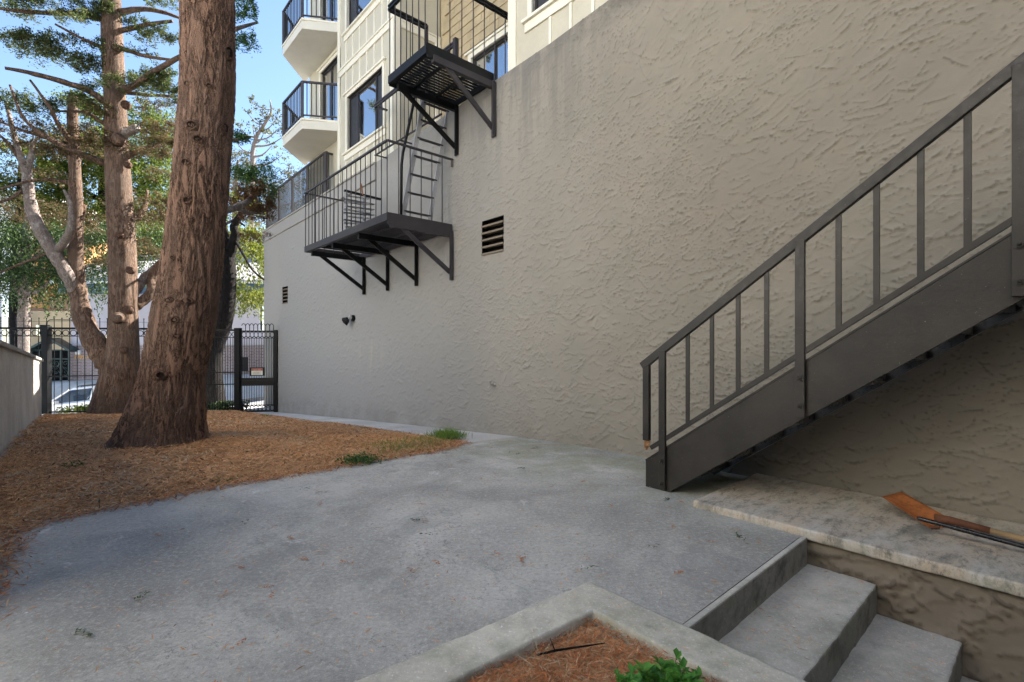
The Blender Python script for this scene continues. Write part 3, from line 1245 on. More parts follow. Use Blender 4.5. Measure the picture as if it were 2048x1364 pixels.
tp.build('wall_coping', M_CAST, bld)
lb = MB()
lb.hexa([W(9.9, 4.845, 4.83), W(18.43, 4.845, 4.76), W(18.43, 4.90, 4.76), W(9.9, 4.90, 4.83),
         W(9.9, 4.845, 5.17), W(18.43, 4.845, 5.10), W(18.43, 4.90, 5.10), W(9.9, 4.90, 5.17)])
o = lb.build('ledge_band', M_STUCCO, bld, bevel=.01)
l = o.data.uv_layers.new(name='UVMap')
for lp in o.data.loops:
    c = o.data.vertices[lp.vertex_index].co
    w_ = c + wloc(bld)
    l.data[lp.index].uv = (st_of(w_)[0], w_.z - .35)
lb = MB()
lb.hexa([W(9.9, 4.815, 5.172), W(18.46, 4.815, 5.102), W(18.46, 5.0, 5.102), W(9.9, 5.0, 5.172),
         W(9.9, 4.815, 5.21), W(18.46, 4.815, 5.14), W(18.46, 5.0, 5.14), W(9.9, 5.0, 5.21)])
lb.build('ledge_cap', M_CAPSTONE, bld, bevel=.006)

for (a, b, c, d), lab in ((V1, None), (V2, None)):
    vent = MB().wbox(a - .002, b + .002, 5.02, 5.05, c - .002, d + .002).build('vent', M_DARK, bld)
    bx = MB()
    bx.wbox(a - .03, a, 4.90, 5.02, c - .03, d + .03).wbox(b, b + .03, 4.90, 5.02, c - .03, d + .03)
    bx.wbox(a, b, 4.90, 5.02, d, d + .03).wbox(a, b, 4.90, 5.02, c - .03, c)
    bx.build('vent_reveal', M_DARK, vent)
    n_ = 5
    h_ = (d - c) / n_
    for i in range(n_):
        z = c + i * h_
        MB().hexa([W(a + .002, 4.868, z), W(b - .002, 4.868, z), W(b - .002, 5.0, z + .012), W(a + .002, 5.0, z + .012),
                   W(a + .002, 4.868, z + .030), W(b - .002, 4.868, z + .030), W(b - .002, 5.0, z + .042), W(a + .002, 5.0, z + .042)]).build('slat', M_CAPSTONE if i == 99 else M_STUCCO_LOW, vent)


def panel_with_holes(s0, s1, z0, z1, t0, t1, holes):
    A = sorted({s0, s1, *[x for h in holes for x in h[:2]]})
    B = sorted({z0, z1, *[x for h in holes for x in h[2:]]})
    m = MB()
    for a, b in zip(A[:-1], A[1:]):
        for c, d in zip(B[:-1], B[1:]):
            if not any(h[0] - 1e-6 <= a and b <= h[1] + 1e-6 and h[2] - 1e-6 <= c and d <= h[3] + 1e-6 for h in holes):
                m.wbox(a, b, t0, t1, c, d)
    return m


def window(h, t, splits, dark=(), casing=.085, sill=True):
    """a window in the opening h of a wall whose face is at t; splits are pane borders as fractions"""
    s0, s1, z0, z1 = h
    c = casing
    m = MB()
    m.wbox(s0 - c, s0, t - .028, t + .05, z0 - .01, z1 + c)
    m.wbox(s1, s1 + c, t - .028, t + .05, z0 - .01, z1 + c)
    m.wbox(s0, s1, t - .028, t + .05, z1, z1 + c)
    win = m.build('window', M_TRIM, bld, bevel=.004)
    MB().wbox(s0 - c - .08, s1 + c + .08, t - .06, t + .02, z1 + c, z1 + c + .045).build('head_trim', M_TRIM, win, bevel=.004)
    if sill:
        m = MB()
        m.wbox(s0 - c - .09, s1 + c + .09, t - .075, t + .05, z0 - .055, z0 - .012)
        m.wbox(s0 - c - .06, s1 + c + .06, t - .030, t + .02, z0 - .19, z0 - .056)
        m.build('sill', M_TRIM, win, bevel=.004)
    fr = MB()
    f = .035
    tt0, tt1 = t + .045, t + .10
    fr.wbox(s0, s0 + f, tt0, tt1, z0, z1).wbox(s1 - f, s1, tt0, tt1, z0, z1)
    fr.wbox(s0 + f, s1 - f, tt0, tt1, z0, z0 + f).wbox(s0 + f, s1 - f, tt0, tt1, z1 - f, z1)
    for x in splits[1:-1]:
        sx = s0 + (s1 - s0) * x
        fr.wbox(sx - .02, sx + .02, tt0, tt1, z0 + f, z1 - f)
    fr.build('frame', M_FRAME, win)
    for i, (a, b) in enumerate(zip(splits[:-1], splits[1:])):
        a_, b_ = s0 + (s1 - s0) * a, s0 + (s1 - s0) * b
        MB().wbox(a_ + .02, b_ - .02, t + .075, t + .085, z0 + .035, z1 - .035).build('pane', M_SCREEN if i in dark else M_GLASS, win)
    return win


M_SCREEN = paint('window_screen', (.028, .030, .036), .55, .05, bump=0)

# siding bay A, between the recess and the balconies
HA = [(9.72, 11.56, 5.93, 7.25), (9.95, 11.58, 8.86, 10.3)]
panel_with_holes(9.22, 12.05, 5.0, 13.0, TF, TF + .12, HA).build('siding_wall', M_SIDING, bld)
window(HA[0], TF, [0, .23, .76, 1.0], dark=(0, 2))
window(HA[1], TF, [0, .24, .76, 1.0], dark=(0, 2))
hb = MB()
hb.wbox(9.22, 12.06, TF - .035, TF, 7.90, 8.03).wbox(9.22, 12.06, TF - .06, TF, 8.03, 8.07)
hb.build('trim_board', M_TRIM, bld, bevel=.004)
MB().wbox(9.205, 9.36, TF - .03, TF + .14, 5.0, 13.0).build('corner_board', M_TRIM, bld, bevel=.005)
MB().wbox(11.97, 12.10, TF - .035, TF + .5, 5.0, 13.0).build('corner_board', M_TRIM, bld, bevel=.005)
bat = MB().wbox(-.022, .022, TF - .022, TF, 0, 1).mesh('batten', M_TRIM, (0, 0, 0))


def batten(s, z0, z1, base=bld):
    v = wloc(base)
    o = link('batten', bat, base, Vector(W(s, 0, z0)) - v)
    o.scale = (1, 1, z1 - z0)


for s in np.arange(9.73, 12.0, .377):
    batten(s, 8.07, 8.66)
    batten(s, 7.395, 7.90)
for s in (9.47,):
    batten(s, 8.07, 13.0)
for s in np.arange(9.73, 12.0, .377):
    batten(s, 5.25, 5.73)
    batten(s, 10.45, 11.4)

# recess: return wall, back wall clad in shingles, window
MB().wbox(9.225, 9.35, TF + .14, 6.07, 5.0, 13.0).build('recess_side_wall', M_SIDING, bld)
rb = MB()
rb.wbox(9.18, 9.224, TF + .141, 6.06, 7.90, 8.03).wbox(9.165, 9.224, TF + .141, 6.06, 8.03, 8.07)
rb.build('trim_board', M_TRIM, bld, bevel=.004)
rb = MB()
rb.wbox(9.18, 9.224, TF + .141, 6.06, 6.60, 6.72)
rb.build('trim_board', M_TRIM, bld, bevel=.004)
MB().wbox(9.165, 9.224, 5.93, 6.06, 5.0, 7.90).build('corner_board', M_TRIM, bld, bevel=.004)
HR = [(6.80, 8.05, 5.35, 7.12)]
panel_with_holes(5.60, 9.22, 5.0, 13.0, 6.09, 6.22, HR).build('recess_back_wall', M_SHINGLE, bld)
window(HR[0], 6.07, [0, .45, 1.0], casing=.10, sill=False)
SHV = []
for k, wd in enumerate((.22, .27, .31, .36)):
    SHV.append((wd, MB().hexa([W(0, -.030, 0), W(wd - .006, -.030, 0), W(wd - .006, -.002, 0), W(0, -.002, 0),
                               W(0, -.012, .20), W(wd - .006, -.012, .20), W(wd - .006, -.001, .20), W(0, -.001, .20)]).mesh('shingle', M_SHINGLE)))
row = 0
nsh = 0
for z in np.arange(5.05, 8.9, .19):
    s = 5.62 + (row % 3) * .11
    row += 1
    while s < 9.1:
        wd, me = SHV[random.randrange(4)]
        if s + wd > 9.17:
            break
        if not (s + wd > 6.69 and s < 8.16 and z + .19 > 5.3 and z < 7.26):
            link('shingle', me, bld, Vector(W(s, 6.085 + random.uniform(-.006, 0), z)) - wloc(bld))
            nsh += 1
        s += wd

# siding bay C, right of the recess
HC = [(3.30, 5.10, 6.03, 7.4)]
panel_with_holes(-3.4, 5.60, 5.0, 13.0, TF, TF + .12, HC).build('siding_wall', M_SIDING, bld)
window(HC[0], TF, [0, .25, .75, 1.0], dark=(0, 2))
MB().wbox(5.44, 5.615, TF - .03, TF + .14, 5.0, 13.0).build('corner_board', M_TRIM, bld, bevel=.005)
MB().wbox(5.48, 5.60, TF + .14, 6.08, 5.0, 13.0).build('recess_side_wall', M_SIDING, bld)
for s in np.arange(2.85, 5.1, .377):
    batten(s, 5.3, 5.835)
for s in np.arange(-3.0, 2.8, .377):
    batten(s, 5.3, 12.5)

# left part behind the balconies
HL = [(12.62, 13.86, 6.93, 8.86), (12.62, 13.86, 9.42, 11.3)]
panel_with_holes(12.10, 14.75, 5.0, 13.0, 5.16, 5.28, HL).build('siding_wall', M_SIDING, bld)
for h in HL:
    window(h, 5.16, [0, .5, 1.0], sill=False)
ms = MB()
ms.wbox(-3.4, 5.47, TF + .15, 15.5, 5.0, 13.0).wbox(5.48, 9.36, 6.24, 15.5, 5.0, 13.0).wbox(9.37, 12.0, TF + .15, 15.5, 5.0, 13.0).wbox(12.02, 14.74, 5.30, 15.5, 5.0, 13.0)
ms.build('inner_walls', M_SIDING, bld)
MB().wbox(-3.6, 14.9, 4.7, 15.7, 13.0, 13.25).build('roof', M_ROOF, bld)

# balconies: chamfered slabs with picket railings
def picket_mesh(h, r, mat, name='picket'):
    return MB().box(-r, r, -r, r, 0, h).mesh(name, mat)


def rail_run(parent, pts, zb, zt, step, mat, pick, rail=(.05, .045), bottom=True, postw=.055, posts=True):
    """posts at every point, a top and a bottom rail and pickets between; pts are (x, y)"""
    base = wloc(parent)
    for (x, y) in (pts if posts else []):
        MB().box(x - postw / 2, x + postw / 2, y - postw / 2, y + postw / 2, zb, zt + .01).build('post', mat, parent)
    for z_, w_, h_ in ((zt, *rail), (zb + .09, .03, .03)):
        if z_ == zt or bottom:
            rm = MB()
            for a, b in zip(pts[:-1], pts[1:]):
                rm.bar((a[0], a[1], z_), (b[0], b[1], z_), w_, h_)
            rm.build('rail', mat, parent)
    for a, b in zip(pts[:-1], pts[1:]):
        L = math.hypot(b[0] - a[0], b[1] - a[1])
        k = max(1, int(round(L / step)))
        for i in range(1, k):
            f = i / k
            link('picket', pick, parent, Vector((a[0] + (b[0] - a[0]) * f, a[1] + (b[1] - a[1]) * f, zb + (.09 if bottom else 0))) - base)


BAL = [W(12.06, TF - .03, 0)[:2], (-5.23, 12.2), (-6.24, 13.33), (-6.24, 14.78), W(14.74, 5.158, 0)[:2]]
BAL[0] = (BAL[0][0], 12.2)
BAL[0] = W(12.105, 4.99, 0)[:2]
BAL.append(W(12.105, 5.158, 0)[:2])
pk = picket_mesh(.80, .009, M_FE_DARK)
for z in (9.38, 6.89):
    b = MB().prism(BAL, z - .26, z - .05).build('balcony', M_SOFFIT, bld, bevel=.008)
    cx = sum(p[0] for p in BAL) / len(BAL)
    cy = sum(p[1] for p in BAL) / len(BAL)
    big = [(cx + (x - cx) * (1.03 if i in (1, 2, 3) else 1.0), cy + (y - cy) * (1.03 if i in (1, 2, 3) else 1.0)) for i, (x, y) in enumerate(BAL)]
    MB().prism(big, z - .05, z).build('slab_edge', M_TRIM, b, bevel=.006)
    ins = [(x * .97 + cx * .03, y * .97 + cy * .03) for x, y in BAL[:4]]
    rail_run(b, ins, z, z + .92, .11, M_FE, pk)

# deck railing on top of the stucco wall
dk = MB().wbox(12.9, 13.0, 4.93, 4.99, 5.15, 6.35).build('deck_railing', M_FE, bld)
pk2 = picket_mesh(1.05, .011, M_FE_DARK)
run = [W(s, 4.95, 0)[:2] for s in (13.0, 14.3, 15.6, 16.9, 18.25)]
rail_run(dk, run, 5.17, 6.34, .11, M_FE, pk2)
rail_run(dk, [W(13.0, 4.95, 0)[:2], W(13.0, 5.15, 0)[:2]], 5.17, 6.34, .11, M_FE, pk2, posts=False)

# =========================================================== FIRE ESCAPES
def bolt_mesh(r, mat):
    m = MB()
    m.tube([(0, 0, 0), (0, 0, r * .35)], r * 1.5, 12)
    m.tube([(0, 0, r * .3), (0, 0, r * 1.0)], r, 6)
    m.ball((0, 0, r * 1.0), r * .62, 8, 6)
    return m.mesh('bolt', mat, smooth=False)


BOLT = bolt_mesh(.017, M_STEEL)
BOLTF = bolt_mesh(.012, M_FE_DARK)
# rotation that turns +Z into -N (out of the wall, towards the yard)
ROT_OUT = Vector((-N[0], -N[1], 0)).to_track_quat('Z', 'Y').to_euler()
PICKF = MB().tube([(0, 0, 0), (0, 0, 1)], .009, 6).mesh('baluster', M_FE, smooth=True)


def baluster(parent, p, h, name='baluster', me=None):
    o = link(name, me or PICKF, parent, Vector(p) - wloc(parent))
    o.scale = (1, 1, h)
    return o


def bracket(root, s, zlow, zfl, tfront, tdiag, mat, w=.05):
    m = MB()
    m.wbox(s - w, s + w, 4.855, 4.872, zlow, zfl)
    m.wbox(s - w, s - w + .012, 4.80, 4.855, zlow, zfl)
    m.wbox(s - .035, s + .035, tfront, 4.855, zfl - .10, zfl - .002)
    m.bar(W(s, 4.84, zlow + .13), W(s, tdiag, zfl - .05), .035, .075)
    b = m.build('bracket', mat, root)
    for z in (zlow + .07, zlow + .16, zfl - .2):
        link('bolt', BOLTF, b, Vector(W(s + .015, 4.855, z)) - wloc(b), ROT_OUT)
    return b


# --- lower landing
fl = empty('fire_escape', W(8.8, 4.3, 3.2), 'lower dark steel fire escape landing, the longer one, on four wall brackets', 'fire escape', 'fire escape landings')
S0, S1, T0, T1, ZF = 7.03, 10.65, 3.64, 4.86, 3.30
for s, dk_ in ((7.03, 0), (8.20, 1), (9.35, 1), (10.46, 1)):
    bracket(fl, s, 2.38, 3.22, 3.70, 3.86, M_FE if not dk_ else M_FE_DARK)
fm = MB()
fm.wbox(S0 - .03, S1 + .03, T0 - .012, T0, ZF - .09, ZF + .03)
fm.wbox(S0 - .03, S1 + .03, T0 + .001, T0 + .06, ZF - .09, ZF - .078)
fm.wbox(S0 - .03, S0 - .018, T0 + .002, T1, ZF - .15, ZF + .04)
fm.wbox(S1 + .018, S1 + .03, T0 + .002, T1, ZF - .09, ZF + .03)
fm.wbox(S0 - .01, S1 + .01, T1 - .02, T1, ZF - .09, ZF + .01)
fm.wbox(10.0, 10.03, T0 + .07, T1 - .03, ZF - .08, ZF)
for t in (4.02, 4.45):
    fm.wbox(S0, 10.0, t - .012, t + .012, ZF - .055, ZF - .021)
fm.build('frame', M_FE, fl)
sm = MB().wbox(-.016, .016, T0 + .07, T1 - .03, -.012, .008).mesh('slat', M_FE)
for s in np.arange(S0 + .05, 9.97, .072):
    link('slat', sm, fl, Vector(W(s, 0, ZF)) - wloc(fl))
ZR = 4.46
rm = MB()
rm.bar(W(S0 - .02, T0, ZR), W(S1 + .02, T0, ZR), .035, .03)
rm.bar(W(S0 - .02, T0, ZR), W(S0 - .02, T1 + .02, ZR), .035, .03)
rm.bar(W(S1 + .02, T0, ZR), W(S1 + .02, T1, ZR), .035, .03)
rm.bar(W(S0 - .02, T1, ZR), W(S0 - .02, T1, ZR - .12), .03, .03, up=(1, 0, 0))
rm.build('top_rail', M_FE, fl)
for s in np.linspace(S0 - .01, S1, 20):
    baluster(fl, W(s, T0 + .003, ZF), ZR - ZF)
for t in np.linspace(T0 + .2, T1 - .2, 5):
    baluster(fl, W(S0 - .02, t, ZF), ZR - ZF)
    baluster(fl, W(S1 + .02, t, ZF - .1), ZR - ZF + .1)

# --- upper landing
fu = empty('fire_escape', W(6.4, 4.3, 5.3), 'upper dark steel fire escape landing, the shorter one, at the wall top', 'fire escape', 'fire escape landings')
S0, S1, T0, T1, ZF = 5.90, 6.95, 3.65, 4.86, 5.42
bracket(fu, 5.88, 4.50, 5.34, 3.75, 3.95, M_FE)
bracket(fu, 6.88, 4.50, 5.34, 3.75, 3.80, M_FE_DARK)
fm = MB()
fm.wbox(S0 - .03, S1 + .03, T0 - .012, T0, ZF - .09, ZF + .03)
fm.wbox(S0 - .03, S1 + .03, T0 + .001, T0 + .06, ZF - .09, ZF - .078)
fm.wbox(S0 - .03, S0 - .018, T0 + .002, T1, ZF - .14, ZF + .06)
fm.wbox(S1 + .018, S1 + .03, T0 + .002, T1, ZF - .12, ZF + .03)
fm.wbox(S0 - .01, S1 + .01, T1 - .02, T1, ZF - .09, ZF + .01)
for t in (4.05, 4.47):
    fm.wbox(S0, S1, t - .02, t + .02, ZF - .055, ZF - .021)
fm.build('frame', M_FE_DARK, fu)
sm = MB().wbox(-.017, .017, T0 + .07, T1 - .03, -.012, .008).mesh('slat', M_FE_DARK)
for s in np.arange(S0 + .05, S1, .072):
    link('slat', sm, fu, Vector(W(s, 0, ZF)) - wloc(fu))
ZR = 6.53
rm = MB()
for dz in (0, -.055):
    rm.bar(W(S0 - .02, T0, ZR + dz), W(S1 + .02, T0, ZR + dz), .045, .03)
    rm.bar(W(S1 + .02, T0, ZR + dz), W(S1 + .02, 4.33, ZR + dz), .045, .03)
    rm.bar(W(S0 - .02, T0, ZR + dz), W(S0 - .02, 5.27, ZR + dz), .045, .03)
rm.build('top_rail', M_FE_DARK, fu)
MB().wbox(S1, S1 + .045, 4.30, 4.35, ZF - .05, ZR).build('post', M_FE, fu)
for s in np.linspace(S0 + .02, S1, 7):
    baluster(fu, W(s, T0 + .003, ZF), ZR - ZF)
for t in np.linspace(T0 + .18, 5.1, 7):
    baluster(fu, W(S0 - .02, t, ZF if t < 4.86 else 5.35), ZR - ZF)
for t in np.linspace(T0 + .2, 4.2, 3):
    baluster(fu, W(S1 + .02, t, ZF), ZR - ZF)
# guard railing along the wall top beyond the landing
gr = MB()
for dz in (0, -.05):
    gr.bar(W(6.55, 4.62, 6.20 + dz), W(9.43, 4.62, 6.20 + dz), .04, .028)
gr.bar(W(9.43, 4.62, 6.18), W(9.43, 4.90, 6.18), .04, .03)
gr.bar(W(6.97, 4.62, 5.16), W(9.43, 4.62, 5.16), .03, .02)
for s in (7.4, 8.4, 9.4):
    gr.bar(W(s, 4.62, 5.16), W(s, 4.88, 5.16), .03, .02)
gr.wbox(6.52, 6.59, 4.585, 4.655, 5.43, 6.24)
gr.build('guard_rail', M_FE, fu)
for s in np.linspace(6.75, 9.40, 19):
    baluster(fu, W(s, 4.62, 5.16 if s > 6.97 else 5.43), 1.0 if s > 6.97 else .74)

# --- inclined grey ladder between the landings
la = empty('ladder', W(7.2, 4.3, 3.3), 'grey metal ladder climbing from the lower landing to the upper one', 'ladder')
SL = 7.2
La, Lb = Vector(W(SL, 4.01, 3.34)), Vector(W(SL, 4.42, 5.43))
Ra, Rb = Vector(W(SL, 4.52, 3.34)), Vector(W(SL, 4.93, 5.43))
ext = (Lb - La) * .12
for a, b in ((La, Lb), (Ra, Rb)):
    MB().bar(a, b + ext, .022, .085, up=(N[0], N[1], 0)).build('stringer', M_GALV, la)
rg = MB().bar(W(0, 0, 0), W(0, .51, 0), .05, .022).mesh('rung', M_FE)
for i in range(7):
    f = .06 + i * .152
    link('rung', rg, la, La + (Lb - La) * f - wloc(la))
hr = MB()
hr.tube([onS(802, 440, 7.12), onS(803, 330, 7.12), onS(806, 305, 7.12), onS(824, 222, 7.12), onS(831, 185, 7.12)], .024, 8)
hr.build('handrail', M_FE_DARK, la, smooth=True)

# --- folded drop ladder stored on the lower landing
dl = empty('folded_ladder', W(9.5, 4.3, 3.3), 'folded grey metal drop ladder stacked against the lower landing railing', 'folded ladder')
for t in (4.04, 4.41):
    MB().wbox(9.47, 9.53, t - .018, t + .018, 3.32, 4.30).build('side_rail', M_GALV, dl)
MB().bar(W(9.5, 4.0, 4.325), W(9.5, 4.78, 4.30), .05, .04).build('top_bar', M_FE_DARK, dl)
for i in range(13):
    z = 3.40 + i * .068
    tl = .10 * math.sin(i * 2.1)
    MB().bar(W(9.46 + .02 * (i % 2), 3.97 if i % 3 else 4.02, z), W(9.46 + .02 * (i % 2), 4.62 if i % 2 else 4.52, z + .035 + tl * .3), .07, .018).build('rung', M_GALV_DARK if i % 2 else M_GALV, dl)
MB().bar(W(9.45, 4.36, 4.30), W(9.45, 4.33, 4.52), .03, .02, up=(1, 0, 0)).build('stick', M_RUST, dl)

# =========================================================== STEEL STAIRCASE
stc = empty('steel_staircase', W(2.3, 4.3, 0), 'dark brown steel staircase with picket handrail rising along the stucco wall', 'staircase')
SLP = .722
SE = -1.75


def zb(s):
    return .722 * (2.27 - s)


def zt(s):
    return .245 + .718 * (2.5 - s)


def zr(s):
    return 1.13 + .727 * (2.51 - s)


def zl(s):
    return .472 + .712 * (2.31 - s)


for t, d in ((3.85, 1), (4.74, -1)):
    m = MB()
    a, b = sorted((t, t + d * .012))
    k = [(2.5, 0), (2.27, 0), (SE, zb(SE)), (SE, zt(SE)), (2.5, .245)]
    vs = [W(s, a, z) for s, z in k] + [W(s, b, z) for s, z in k]
    m.add(vs, [(0, 1, 2, 3, 4), (9, 8, 7, 6, 5)] + [(i, (i + 1) % 5, 5 + (i + 1) % 5, 5 + i) for i in range(5)])
    a, b = sorted((t - d * .006, t + d * .065))
    for f, hh in ((zb, 0.0), (zt, -.013)):
        s_a, s_b = (2.27, SE) if f is zb else (2.5, SE)
        m.hexa([W(s_a, a, f(s_a) + hh), W(s_b, a, f(s_b) + hh), W(s_b, b, f(s_b) + hh), W(s_a, b, f(s_a) + hh),
                W(s_a, a, f(s_a) + hh + .014), W(s_b, a, f(s_b) + hh + .014), W(s_b, b, f(s_b) + hh + .014), W(s_a, b, f(s_a) + hh + .014)])
    m.build('stringer', M_STEEL if d > 0 else M_STEEL_LIT, stc)
trd = MB()
trd.wbox(-.14, .15, 3.868, 4.722, -.03, 0)
trd.wbox(.13, .15, 3.868, 4.722, -.085, -.031)
trd.wbox(-.14, -.12, 3.868, 4.722, -.085, -.031)
for t0_ in (3.868, 4.66):
    trd.wbox(-.10, .10, t0_, t0_ + .062, -.12, -.032)
trm = trd.mesh('tread', M_STEEL_LIT)
for i in range(1, 18):
    z = .18 * i
    s = 2.27 - (z - .20) / .722
    if s < SE + .1:
        break
    link('tread', trm, stc, Vector(W(s, 0, z)) - wloc(stc))
# handrail of the yard side
TR = 3.842
h = MB()
h.bar(W(2.53, TR, zr(2.53) - .03), W(SE, TR, zr(SE) - .03), .045, .070)
h.build('handrail', M_STEEL, stc, bevel=.006)
m = MB()
m.bar(W(2.44, TR, zl(2.44) - .02), W(SE, TR, zl(SE) - .02), .028, .036)
m.build('lower_rail', M_STEEL, stc)


def upright(s, zb_, zt_, w, d, name, mat=M_STEEL, t=TR):
    return MB().wbox(s - w / 2, s + w / 2, t - d / 2, t + d / 2, zb_, zt_).build(name, mat, stc, bevel=.003)


for s in (2.32, 1.23, .15, -.93):
    p = upright(s, max(.0, zb(s) + .02) if s < 2 else .02, zr(s) - .035, .062, .030, 'post', t=3.830)
    for z in (zb(s) + .10, zb(s) + .30):
        link('bolt', BOLT, p, Vector(W(s, 3.815, max(z, .07))) - wloc(p), ROT_OUT)
for s in (2.09, 1.88, 1.67, 1.46, 1.00, .79, .57, .36, -.07, -.28, -.50, -.71, -1.15, -1.36, -1.57):
    upright(s, zl(s) - .01, zr(s) - .04, .036, .012, 'baluster')
e_ = upright(2.485, .42, zr(2.485) - .055, .062, .040, 'end_post')
ch = MB()
for k in range(9):
    ch.bar(W(2.455 + random.uniform(0, .055), TR + random.uniform(-.014, .014), .425), W(2.455 + random.uniform(0, .055), TR + random.uniform(-.02, .02), .33 + random.uniform(0, .05)), .016, .005)
ch.ball(W(2.475, TR, .385), .018, 8, 6, (1, .7, 1.3))
ch.build('rusted_end', M_RUSTCHIP, e_)
# landing above the frame, enlarged unseen to shade the wall under the stair
ld = MB()
ld.wbox(SE - 3.2, SE, 2.7, 4.86, zt(SE) - .22, zt(SE) - .10)
ld.build('landing', M_STEEL, stc)

# =========================================================== THINGS FIXED TO THE WALL
fx = empty('flood_light', W(11.1, 4.86, 1.86), 'small black twin spotlight fixed to the stucco wall', 'spotlight')
m = MB()
m.tube([W(11.05, 4.885, 1.87), W(11.05, 4.84, 1.87)], .075, 14)
m.build('back_plate', M_FE_DARK, fx)
m = MB()
m.ball(W(11.06, 4.80, 1.885), .052, 10, 8)
m.build('sensor', M_GALV, fx, smooth=True)
for ds, dz in ((.14, -.03), (.02, -.11)):
    m = MB()
    c = Vector(W(11.08, 4.80, 1.87))
    e = Vector(W(11.10 + ds, 4.70, 1.85 + dz))
    dr = (e - c).normalized()
    m.tube([c, c + dr * .05, c + dr * .07, c + dr * .18], [.018, .02, .045, .062], 12)
    m.build('lamp_head', M_FE_DARK, fx)

tap = empty('hose_tap', W(5.89, 4.86, .64), 'small dull metal hose tap on the stucco wall', 'tap')
m = MB()
m.tube([W(5.89, 4.885, .64), W(5.89, 4.79, .63), W(5.89, 4.76, .59)], .014, 8)
m.tube([W(5.89, 4.885, .64), W(5.89, 4.872, .64)], .035, 10)
m.build('spout', M_CHROME, tap, smooth=True)
m = MB()
m.tube([W(5.89, 4.80, .64), W(5.89, 4.80, .69)], .008, 6)
m.tube([W(5.89, 4.80, .685), W(5.89, 4.80, .70)], .030, 10)
m.build('handle', M_CHROME, tap)

# =========================================================== LOW CONCRETE WALL ON THE LEFT
lw = empty('concrete_wall', W(12, -.7, -.4), 'low grey board-marked concrete wall with a stone coping beside the needle bed', 'wall')


def lwz(s):
    return 1.30 - .0468 * (s - 8.32)


m = MB()
SA, SB = 3.5, 17.3
s = SA
prof = []
i = 0
while s < SB:
    prof.append((s, -.648 + (.010 if i % 2 else 0) + random.uniform(-.002, .002)))
    s += .055 if i % 2 else .075
    i += 1
prof.append((SB, -.648))
vs, fs = [], []
for a, t in prof:
    vs += [W(a, t, -1.8), W(a, t, lwz(a) - .062)]
for k in range(len(prof) - 1):
    fs.append((2 * k, 2 * k + 2, 2 * k + 3, 2 * k + 1))
m.add(vs, fs)
m.hexa([W(SA, -.95, -1.8), W(SB, -.95, -1.8), W(SB, -.662, -1.8), W(SA, -.662, -1.8),
        W(SA, -.95, lwz(SA) - .062), W(SB, -.95, lwz(SB) - .062), W(SB, -.662, lwz(SB) - .062), W(SA, -.662, lwz(SA) - .062)])
M_LOWWALL = concrete('board_marked_concrete', (.55, .52, .47), .4).m
m.build('wall_face', M_LOWWALL, lw)
m = MB()
m.hexa([W(SA, -1.0, lwz(SA) - .06), W(SB + .05, -1.0, lwz(SB) - .06), W(SB + .05, -.60, lwz(SB) - .06), W(SA, -.60, lwz(SA) - .06),
        W(SA, -1.0, lwz(SA)), W(SB + .05, -1.0, lwz(SB)), W(SB + .05, -.60, lwz(SB)), W(SA, -.60, lwz(SA))])
m.build('coping', M_CAPSTONE, lw, bevel=.01)
MB().wbox(SB - .12, SB + .012, -.96, -.635, -1.8, lwz(SB) - .064).build('end_pier', M_CAPSTONE, lw, bevel=.008)

# =========================================================== IRON FENCE AND GATE
fen = empty('iron_fence', (-11, 15.1, -.9), 'black wrought iron fence with ring frieze running behind the tree trunks', 'fence')
ZT = 1.72


def fpt(px):
    """a point of the fence line seen at column px"""
    a = (px - CX) / F
    Y = (15.8 + 7.57 * .2087) / (1 - .2087 * a)
    return Vector((a * Y, Y, 0))


def ring_mesh(R, r, mat):
    m = MB()
    k = 14
    pts = [(R * math.cos(2 * math.pi * i / k), 0, R * math.sin(2 * math.pi * i / k)) for i in range(k + 1)]
    m.tube(pts, r, 5, cap=False)
    return m.mesh('ring', mat, smooth=True)


def spike_mesh():
    m = MB()
    m.tube([(0, 0, 0), (0, 0, .27)], .011, 5)
    m.ball((0, 0, .27), .022, 6, 4)
    return m.mesh('finial', M_FENCE)


def hook_mesh():
    m = MB()
    m.tube([(0, 0, 0), (0, 0, .15), (-.02, 0, .20), (-.06, 0, .225), (-.10, 0, .20), (-.115, 0, .155)], .012, 6)
    return m.mesh('hook', M_FENCE, smooth=True)


SPIKE, HOOK = spike_mesh(), hook_mesh()
PKH = 2.55
PKM = MB().tube([(0, 0, 0), (0, 0, 1)], .0105, 6).mesh('picket', M_FENCE, smooth=True)


